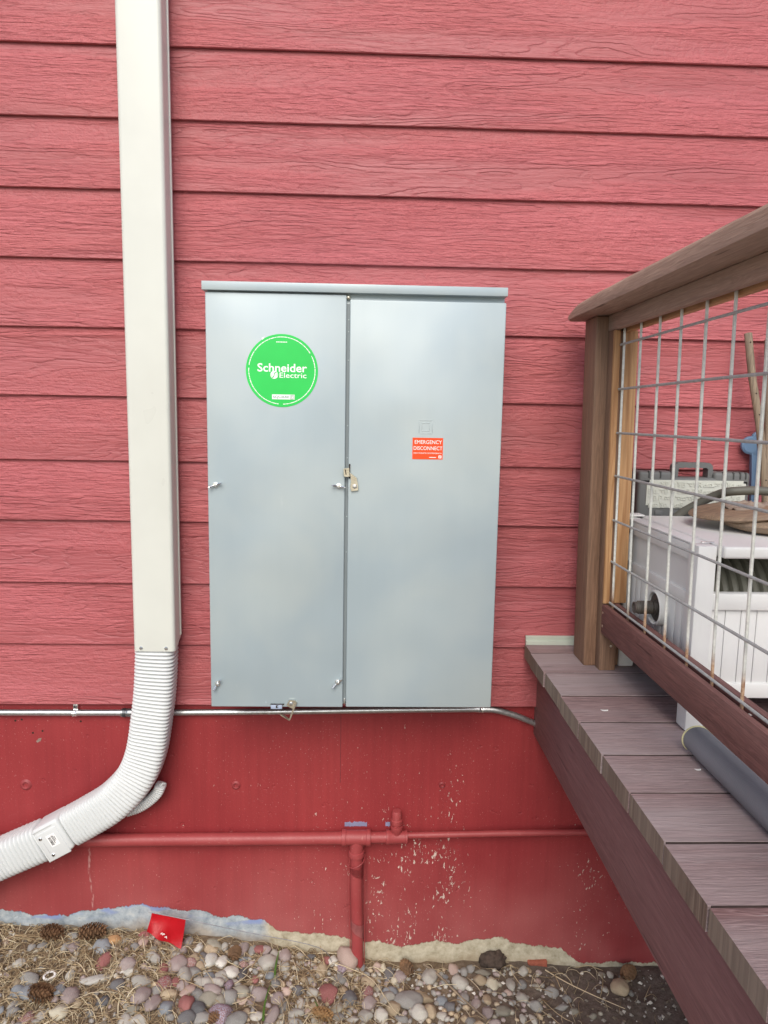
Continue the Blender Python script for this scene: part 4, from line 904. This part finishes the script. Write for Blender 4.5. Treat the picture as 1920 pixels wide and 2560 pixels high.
def put_pebble(x, y, sx, sy, sz, rz, mk, parent=True, sink=0.40, tilt=None, name='pebble'):
    me = pebble_mesh(random.randrange(len(PMESH)), mk); o = bpy.data.objects.new(name, me); COL.objects.link(o)
    loc = Vector((x, y, ghi(x, y)+sz*(0.5-sink)))
    if parent: o.parent = ground; loc -= ORG[ground.name]
    o.location = loc; o.scale = (sx, sy, sz)
    o.rotation_euler = (random.uniform(-.3, .3) if tilt is None else tilt[0], random.uniform(-.25, .25) if tilt is None else tilt[1], rz)
    placed.append((x, y, max(sx, sy)/2)); return o
A = [(715,728,200,75,25,'white'),(220,720,135,95,-10,'grey'),(135,815,92,90,0,'blue'),(250,832,170,95,0,'blue'),(435,818,72,80,0,'blue'),(520,860,100,100,0,'mauve'),(440,985,105,95,30,'cream'),(300,1000,70,72,0,'light'),(200,1020,100,110,20,'redhalf'),(105,915,62,80,-20,'light'),(105,968,80,70,0,'grey'),(770,595,75,115,-10,'red'),(755,495,110,95,0,'blue'),(490,485,62,90,0,'grey'),(548,482,75,90,0,'mauve'),(870,780,100,100,0,'dark'),(1050,755,140,92,0,'light'),(1040,865,120,100,20,'mauve'),(945,640,105,80,20,'mauve'),(962,680,90,52,0,'light'),(1140,580,112,70,-25,'light'),(1060,470,75,90,0,'pink'),(1135,525,72,80,30,'olive'),(850,450,92,80,0,'orange'),(925,445,50,80,0,'light'),(1310,615,125,115,0,'mauve'),(1215,770,100,100,0,'redhalf'),(1370,710,88,105,20,'light'),(1385,932,95,120,0,'red'),(1235,955,100,110,0,'blue'),(1465,960,100,100,0,'dark'),(1130,910,92,120,0,'mauve'),(1400,820,80,125,-30,'pink'),(1560,585,92,120,0,'white'),(1640,590,80,92,0,'white'),(1470,490,66,70,0,'white'),(1560,500,95,62,-20,'tan'),(1440,575,80,80,0,'tan'),(1502,570,62,85,0,'dark'),(1482,635,60,70,0,'tan'),(1440,678,85,70,0,'grey'),(1530,755,85,90,0,'light'),(1475,745,62,85,20,'light'),(1612,762,85,72,0,'light'),(1570,830,125,80,-20,'mauve'),(1460,850,82,80,0,'grey'),(1540,885,115,90,0,'olive'),(1625,910,75,80,0,'olive'),(1490,1030,112,85,0,'grey'),(1380,1030,105,80,0,'dark'),(1030,1030,90,92,30,'light'),(930,1040,95,92,-40,'light'),(1250,850,105,66,15,'tan'),(1150,820,72,62,0,'grey'),(1300,755,62,64,0,'red'),(1352,785,72,64,0,'mauve'),(1205,660,66,85,0,'red'),(1412,605,85,62,0,'redhalf'),(1085,385,92,70,0,'red'),(55,445,60,60,0,'pink'),(235,495,60,60,0,'grey'),(315,485,70,60,0,'grey'),(540,410,90,50,-10,'grey'),(520,700,55,70,0,'light'),(410,885,55,50,0,'mauve'),(575,915,55,50,0,'tan'),(120,745,62,62,0,'tan'),(140,610,80,60,20,'light'),(1000,500,70,60,0,'grey'),(985,960,90,60,0,'olive'),(645,395,70,50,0,'grey'),(1180,440,75,60,10,'mauve'),(1130,415,62,60,20,'light'),(1350,500,70,60,0,'mauve'),(1290,500,70,55,0,'grey'),(1290,540,95,50,0,'light'),(1400,440,60,60,0,'grey'),(1590,450,120,80,-20,'olive'),(1665,470,50,60,0,'light'),(0,950,55,55,0,'blue'),(255,1050,80,50,0,'light')]
B = [(500,620,130,130,0,'light'),(325,440,70,115,-15,'mauve'),(455,465,82,62,0,'red'),(490,528,75,70,0,'mauve'),(230,665,98,85,0,'white'),(310,670,60,120,0,'dark'),(300,835,122,80,0,'olive'),(215,880,105,105,-30,'grey'),(390,805,62,72,0,'light'),(305,890,92,48,0,'pink'),(155,1000,140,115,25,'lilac'),(270,1045,130,80,0,'grey'),(415,1020,82,50,0,'light'),(690,995,130,70,0,'light'),(530,1015,75,115,-25,'mauve'),(612,940,72,110,0,'grey'),(1010,945,92,90,0,'olive'),(950,840,140,125,0,'red'),(935,550,92,66,20,'red'),(985,495,78,80,0,'white'),(1200,630,45,85,0,'blue'),(1060,660,80,72,0,'lilac'),(1040,735,82,62,0,'grey'),(900,670,72,82,0,'tan'),(1245,745,112,78,-30,'tan'),(1240,825,75,90,0,'redhalf'),(1400,690,72,105,-15,'dark'),(1480,710,92,90,0,'mauve'),(1405,825,100,66,0,'blue'),(1385,875,102,90,0,'light'),(1545,895,180,108,-8,'grey'),(1430,945,105,90,0,'tan'),(1340,1000,98,82,0,'light'),(1225,1010,92,82,0,'light'),(1110,885,92,82,0,'dark'),(1250,915,92,90,0,'mauve'),(1620,990,100,92,0,'light'),(1620,855,75,62,0,'tan'),(1310,640,66,62,0,'pink'),(1500,1030,85,62,0,'grey'),(630,570,82,82,0,'mauve'),(545,560,66,82,0,'light'),(605,500,66,52,0,'white'),(820,540,82,46,0,'dark'),(320,572,66,40,0,'blue'),(320,603,66,40,0,'redhalf'),(740,560,70,60,0,'light'),(570,880,82,70,0,'mauve'),(640,830,70,60,0,'pink'),(840,830,80,60,0,'light'),(810,740,66,50,0,'grey'),(410,720,45,60,0,'red'),(740,920,60,80,0,'light'),(790,965,50,40,0,'pink'),(1320,790,60,60,0,'olive'),(1350,640,50,60,0,'cream'),(1030,1010,80,50,0,'grey'),(1130,1030,80,50,0,'light'),(700,1050,90,50,0,'grey'),(340,995,50,60,0,'tan'),(70,700,70,60,0,'blue'),(150,700,90,66,0,'light'),(210,780,70,66,0,'lilac'),(440,860,110,90,0,'mauve'),(390,500,50,80,0,'grey'),(1440,740,45,45,0,'cream'),(560,770,60,60,0,'grey'),(520,700,70,60,0,'blue')]
C_ = [(175,570,80,85,-20,'light'),(420,525,52,52,0,'grey'),(380,547,42,50,0,'grey'),(490,540,92,42,0,'olive'),(360,610,92,70,-20,'light'),(475,590,76,62,0,'tan'),(545,615,70,75,0,'cream'),(655,610,52,72,0,'light'),(725,610,46,52,0,'grey'),(140,690,102,50,-10,'tan'),(250,700,62,56,0,'blue'),(375,695,62,60,0,'grey'),(110,792,92,76,0,'light'),(175,770,66,90,0,'tan'),(515,710,42,62,0,'tan'),(610,780,82,52,0,'olive'),(895,650,82,54,0,'grey'),(725,690,55,75,30,'light'),(790,825,42,70,20,'light'),(990,690,52,42,0,'grey'),(1190,545,42,32,0,'olive'),(1240,540,36,36,0,'light'),(520,795,62,70,0,'mauve'),(800,740,74,62,0,'grey'),(312,470,56,62,0,'pink'),(725,520,60,50,0,'light'),(640,665,45,35,0,'pink'),(1370,665,30,30,0,'grey'),(380,810,40,40,0,'tan'),(420,830,60,50,0,'grey'),(730,830,35,45,0,'light'),(300,740,60,50,0,'dark'),(1030,770,50,40,30,'olive'),(560,850,60,40,0,'mauve'),(960,740,70,34,0,'grey'),(1145,800,40,30,20,'olive')]
for lst, ox, sc_ in ((A, 0, 2.9625), (B, 500, 2.9625), (C_, 1000, 2.37)):
    for cx, cy, w, h, ang, mk in lst:
        p = px_ray(ox+cx/sc_, 2200+cy/sc_+4); m = 0.00112/sc_*1.08
        sx = w*m; sy = h*m*1.12; put_pebble(p.x, min(p.y, -0.012), sx, sy, min(sx, sy)*random.uniform(0.62, 0.85), math.radians(ang), mk)
n_named = len(placed)
keys = ['grey']*5+['blue']*3+['light']*6+['mauve']*4+['olive']*3+['dark']*2+['tan']*3+['white', 'red', 'redhalf', 'pink', 'cream']
def dens(x):
    if x < -0.62: return 0.25
    if x < -0.30: return 0.6
    if x < 0.25: return 1.0
    if x < 0.5: return 0.35
    return 0.05
tries = 0
while len(placed) < 296 and tries < 12000:
    tries += 1; x = random.uniform(-0.98, 0.75); y = random.uniform(-0.36, -0.015)
    if random.random() > dens(x): continue
    s = random.uniform(0.014, 0.036)
    if any((x-a)**2+(y-b)**2 < (s*0.36+r*0.72)**2 for a, b, r in placed): continue
    put_pebble(x, y, s*random.uniform(0.9, 1.3), s*random.uniform(0.8, 1.1), s*random.uniform(0.5, 0.75), random.uniform(0, 6.3), random.choice(keys), sink=0.42)
# stones that stand out
def stone(px, py, w, h, zf, ang, mk, label, tilt=(0, 0), lift=0.0):
    p = px_ray(px, py); me = pebble_mesh(random.choice((1, 2, 4, 5)), mk); o = bpy.data.objects.new('stone', me); COL.objects.link(o)
    o.location = (p.x, p.y, ghi(p.x, p.y)+zf*0.32+lift); o.scale = (w, h, zf); o.rotation_euler = (tilt[0], tilt[1], math.radians(ang)); setp(o, label, 'stone')
stone(868, 2412, 0.046, 0.074, 0.044, 28, 'pink', 'long pinkish tan stone leaning against the red down pipe', (0.35, 0.1), 0.006)
stone(1549, 2478, 0.046, 0.046, 0.036, 0, 'tan', 'lone smooth tan cobble on bare dirt beside the deck')
stone(893, 2388, 0.034, 0.034, 0.05, 0, 'red', 'red painted stone at the foot of the down pipe', (0, 0), 0.004)
# smaller pebbles between the large ones, too many to pick apart
bm = NB(); rr = random.Random(33); keys2 = list(PM); n_s = 0
for i in range(9000):
    x = rr.uniform(-1.0, 0.72); y = rr.uniform(-0.37, -0.006)
    if rr.random() > dens(x)*1.0: continue
    s_ = rr.uniform(0.008, 0.019)
    if any((x-a)**2+(y-b)**2 < (s_*0.30+r*0.62)**2 for a, b, r in placed): continue
    placed.append((x, y, s_*0.5)); ico = bmesh.ops.create_icosphere(bm, subdivisions=1, radius=s_*0.5); o = Vector((i*1.7, i*0.3, 0)); sx, sy, sz_ = rr.uniform(0.9, 1.4), rr.uniform(0.7, 1.0), rr.uniform(0.5, 0.8); a = rr.uniform(0, 6.3); mi = rr.randrange(5)
    for v in ico['verts']:
        c = v.co*(1+0.35*mnoise.noise(v.co*60+o)); c = Vector((c.x*sx, c.y*sy, c.z*sz_)); v.co = Vector((x+c.x*math.cos(a)-c.y*math.sin(a), y+c.x*math.sin(a)+c.y*math.cos(a), ghi(x, y)+c.z+s_*0.12))
        for f in v.link_faces: f.material_index = mi
    n_s += 1
    if n_s > 900: break
obj('small_pebbles', bm, [PM['grey'], PM['light'], PM['mauve'], PM['olive'], PM['tan']], ground, kind='stuff', angle=60)
# small crumbs of gravel
bm = NB(); rr = random.Random(3)
for i in range(2600):
    x = rr.uniform(-1.0, 0.95); y = rr.uniform(-0.42, 0.0); s = rr.choice((0.0022, 0.003, 0.0045, 0.007)); 
    if x < -0.3 and rr.random() < 0.4: continue
    z = ghi(x, y)+s*0.2; c = Vector((x, y, z)); vs_ = []
    for d in ((1, 0, 0), (-1, 0, 0), (0, 1, 0), (0, -1, 0), (0, 0, .8), (0, 0, -.6)):
        vs_.append(bm.verts.new(c+Vector(d)*s*rr.uniform(0.6, 1.2)+Vector((rr.uniform(-1, 1), rr.uniform(-1, 1), 0))*s*0.3))
    for a, b, d in ((0, 2, 4), (2, 1, 4), (1, 3, 4), (3, 0, 4), (2, 0, 5), (1, 2, 5), (3, 1, 5), (0, 3, 5)): bm.faces.new((vs_[a], vs_[b], vs_[d]))
def mat_crumb():
    t = NT('gravel_crumb'); r = t.add('NewGeometry', None, None, 'Random Per Island')
    return t.fin(t.ramp(r, [(0, lin(84, 74, 64)), (0.3, lin(126, 114, 100)), (0.6, lin(150, 146, 140)), (0.85, lin(196, 190, 180)), (1, lin(226, 222, 212))]), 0.9, 0, None, 0.2)
obj('small_gravel', bm, mat_crumb(), ground, smooth=False, kind='stuff')
# dry straw and needles
bm = NB(); rr = random.Random(21)
def strand(x, y, L, th, r, lift, bend):
    pts = []; a = th; px_, py_ = x, y
    n = 5
    for i in range(n+1):
        f = i/n; z = ghi(px_, py_)+0.002+lift*math.sin(math.pi*f)+r
        pts.append((px_, min(py_, 0.010), z)); px_ += math.cos(a)*L/n; py_ += math.sin(a)*L/n; a += bend/n
    tube(bm, pts, [r*0.7]+[r]*(n-1)+[r*0.4], 3, caps=False)
for i in range(7500):
    x = rr.uniform(-1.0, 0.75); y = -0.40*rr.random()**1.15+0.004
    w = 1.0 if x < -0.45 else (0.34 if x < -0.1 else (0.26 if x < 0.15 else 0.08))
    if abs(x+0.08) < 0.12: w = max(w, 0.75)
    if -0.62 < x < -0.40 and y < -0.06: w = max(w, 0.8)
    if rr.random() > w: continue
    big = rr.random() < 0.12
    strand(x, y, rr.uniform(0.025, 0.07)*(1.6 if big else 1), rr.uniform(0, 6.28), rr.uniform(0.0005, 0.0009)*(1.5 if big else 1), rr.uniform(0.001, 0.014), rr.uniform(-1.6, 1.6))
obj('dry_straw', bm, M_straw, kind='stuff', label='dry straw and pine needles strewn over the gravel', cat='straw', origin=(0, -0.2, -0.7), angle=180)
# pine cones
def cone_mesh(name, mat):
    b = NB(); n = 84
    for i in range(n):
        f = i/(n-1); a = i*2.39996; z = -0.5+f; R = 0.30*math.sin(math.pi*(0.12+0.80*f))**0.8; w = 0.10*(0.6+0.6*math.sin(math.pi*f)); L = 0.13
        c, s = math.cos(a), math.sin(a); t = Vector((-s, c, 0)); o = Vector((c, s, 0)); u = Vector((0, 0, 1))
        p0 = o*R*0.55+u*(z-0.03); p1 = o*(R+L*0.75)+u*(z+0.07)
        v = [b.verts.new(p0-t*w*0.4), b.verts.new(p0+t*w*0.4), b.verts.new(p1+t*w-u*0.012), b.verts.new(p1+o*0.03+u*0.02), b.verts.new(p1-t*w-u*0.012), b.verts.new(p1-o*0.02+u*0.035)]
        b.faces.new((v[0], v[1], v[2], v[5])); b.faces.new((v[0], v[5], v[4])); b.faces.new((v[5], v[2], v[3])); b.faces.new((v[5], v[3], v[4])); b.faces.new((v[1], v[0], v[4], v[3], v[2]))
    bmesh.ops.create_icosphere(b, subdivisions=2, radius=0.26, matrix=Matrix.Diagonal((0.8, 0.8, 1.7, 1)))
    me = bpy.data.meshes.new(name); b.to_mesh(me); b.free(); me.materials.append(mat); return me
CM = cone_mesh('pine_cone', M_cone); CML = cone_mesh('pale_pine_cone', M_conel)
for px, py, L, W_, az, lab, me in ((131, 2341, 0.056, 0.050, 0.1, 'pine cone in the straw against the wall, leftmost of two there', CM), (229, 2347, 0.066, 0.052, 0.35, 'open pine cone right of its twin by the wall, left of the red flag', CM), (101, 2498, 0.060, 0.052, -0.1, 'dark pine cone beside blue grey pebbles at lower left', CM), (586, 2392, 0.034, 0.040, 1.2, 'small pine cone beside a round white pebble right of the flag', CM), (1018, 2432, 0.050, 0.042, 1.9, 'pine cone on the gravel right of the red down pipe', CM), (803, 2545, 0.050, 0.038, -0.3, 'pale tan pine cone at the bottom edge below the down pipe', CML), (534, 2552, 0.036, 0.030, 0.3, 'pine cone touching the lilac pebble at the bottom edge', CM), (1565, 2437, 0.044, 0.046, 0.6, 'pine cone on the shaded dirt next to the deck joist', CM)):
    p = px_ray(px, py); o = bpy.data.objects.new('pine_cone', me); COL.objects.link(o)
    o.location = (p.x, min(p.y, -0.02), ghi(p.x, p.y)+W_*0.36); o.scale = (W_, W_, L); o.rotation_euler = (math.pi/2+random.uniform(-.2, .2), random.uniform(0, 3), az+math.pi/2); setp(o, lab, 'pine cone', 'pine cones on the gravel')
# twigs and stems
def ground_line(px_pts, r, name, mat, label, cat, lift=0.006, group=None, top=None):
    P = []
    for i, (px, py) in enumerate(px_pts):
        p = px_ray(px, py); P.append(Vector((p.x, min(p.y, -0.004), ghi(p.x, p.y)+lift+(top[i] if top else 0))))
    b = NB(); Q = smooth_path(P, 6); tube(b, Q, [r*(1-0.5*i/len(Q)) for i in range(len(Q))], 6); obj(name, b, mat, label=label, cat=cat, group=group)
ground_line([(1057, 2400), (1100, 2450), (1150, 2500), (1216, 2562)], 0.0034, 'twig', M_twig, 'grey brown twig slanting across the gravel right of the down pipe', 'twig', 0.012)
ground_line([(1363, 2428), (1420, 2462), (1490, 2498), (1562, 2530)], 0.0016, 'dry_stem', M_straw, 'long pale stem lying on the bare dirt towards the deck', 'stem', 0.006)
ground_line([(1272, 2380), (1270, 2400), (1282, 2440), (1303, 2470)], 0.0014, 'dry_stem', M_straw, 'bent pale stem beside the dark earth clump', 'stem', 0.008)
ground_line([(838, 2430), (870, 2440), (930, 2470), (985, 2545), (1010, 2560)], 0.0014, 'dry_stem', M_straw, 'thin reddish stem curving through the pebbles below the pipe', 'stem', 0.022)
ground_line([(812, 2428), (803, 2360)], 0.0014, 'dry_stem', M_straw, 'straight pale straw standing up left of the down pipe', 'stem', 0.012, top=(0, 0.03))
ground_line([(630, 2440), (665, 2400)], 0.0017, 'dry_stem', M_straw, 'short straw lying over the large pale pebble', 'stem', 0.03)
ground_line([(245, 2335), (290, 2305)], 0.0012, 'dry_stem', M_twig, 'thin dark stem sticking up from the pine cone by the wall', 'stem', 0.012, top=(0, 0.02))
def blade(px0, py0, dx, h, label):
    p = px_ray(px0, py0); b = NB(); L = []; R_ = []; n = 8
    for i in range(n+1):
        f = i/n; w = 0.0024*(1-f**2)+0.0002; c = Vector((p.x+dx*f*f, p.y+0.004*f, ghi(p.x, p.y)+0.004+h*f))
        L.append(b.verts.new(c+Vector((-w, 0, 0)))); R_.append(b.verts.new(c+Vector((w, 0.0008, 0))))
    for i in range(n): b.faces.new((L[i], R_[i], R_[i+1], L[i+1]))
    bmesh.ops.solidify(b, geom=b.faces[:], thickness=0.0004); obj('grass_blade', b, M_grass, label=label, cat='grass')
blade(687, 2450, 0.014, 0.085, 'thin green grass blade behind the taller one'); blade(658, 2560, 0.020, 0.10, 'green grass blade at the bottom edge of the gravel'); blade(797, 2535, -0.012, 0.03, 'short green grass sprig by the pale pine cone')
# plastic ring, clod, brick piece
p = px_ray(124, 2443); bm = NB(); tube(bm, [(p.x+0.0125*math.cos(a), p.y+0.0125*math.sin(a), ghi(p.x, p.y)+0.007) for a in [2*math.pi*k/24 for k in range(25)]], 0.0028, 8); obj('plastic_ring', bm, M_label, label='small pale plastic ring half buried in straw at left', cat='ring')
p = px_ray(1232, 2412); bm = NB(); bmesh.ops.create_icosphere(bm, subdivisions=4, radius=1.0)
for v in bm.verts:
    d = v.co.copy(); k = 1+0.25*mnoise.noise(d*2)+0.16*mnoise.noise(d*6)+0.08*mnoise.noise(d*13); v.co = Vector((p.x+d.x*0.034*k, p.y+0.004+d.y*0.022*k, ghi(p.x, p.y)+0.012+d.z*0.026*k))
obj('earth_clump', bm, M_lump, label='dark crumbly earth clump against the bare concrete base', cat='earth clump', angle=180)
p = px_ray(1342, 2408); bm = NB(); box(bm, p.x-0.027, p.x+0.025, p.y-0.012, p.y+0.012, ghi(p.x, p.y)-0.01, ghi(p.x, p.y)+0.013, 0.002)
for v in bm.verts: v.co += Vector((0.002*mnoise.noise(v.co*90), 0, 0.003*mnoise.noise(v.co*70)))
obj('brick_piece', bm, M_brick, label='thin red brick piece at the foot of the wall, near the earth clump', cat='brick')

# ------------------------------------------------------------------ marker flag
fg = thing('marker_flag', (-0.44, -0.03, -0.60), 'red vinyl marker flag on a wire lying against the wall base', 'flag')
bm = NB(); nu, nv = 16, 10; g = []
TL, TR, BL, BR = (-0.5215, -0.542), (-0.4363, -0.5617), (-0.529, -0.5783), (-0.4440, -0.6020)
for j in range(nv+1):
    row = []
    for i in range(nu+1):
        u, v = i/nu, j/nv; lx = BL[0]+u*(-0.4628-BL[0]) ; lz = BL[1]+u*(-0.6339-BL[1])
        x = (TL[0]+(TR[0]-TL[0])*u)*(1-v)+(lx+(u**3)*0.018)*v; z = (TL[1]+(TR[1]-TL[1])*u)*(1-v)+(lz+(u**6)*0.005)*v
        y = -0.030-0.018*v*v+0.004*math.sin(u*5+v*4)*v+0.003*math.sin(u*11)*v
        row.append(bm.verts.new((x, y, z)))
    g.append(row)
for j in range(nv):
    for i in range(nu): bm.faces.new((g[j][i], g[j][i+1], g[j+1][i+1], g[j+1][i]))
bmesh.ops.solidify(bm, geom=bm.faces[:], thickness=0.0004); vf = obj('vinyl', bm, M_flag, fg, angle=80)
bm = NB(); text(bm, 'AP', -0.4965, -0.5868, 0.011, -0.0490, 0.02, 0.0062, -0.5); text(bm, 'A', -0.4865, -0.5960, 0.008, -0.0490, 0.02, 0.0060, -0.5); obj('lettering', bm, M_white, vf, smooth=False)
bm = NB(); tube(bm, smooth_path([(-0.530, -0.030, -0.5405), (-0.4363, -0.0295, -0.5617), (-0.28, -0.028, -0.600), (-0.0964, -0.026, -0.6459), (-0.06, -0.026, -0.70)], 5), 0.0009, 6); obj('wire', bm, mat_galv('dull_wire', (0.30, 0.31, 0.33), 0.6), fg)
for b in PMESH: b.free()
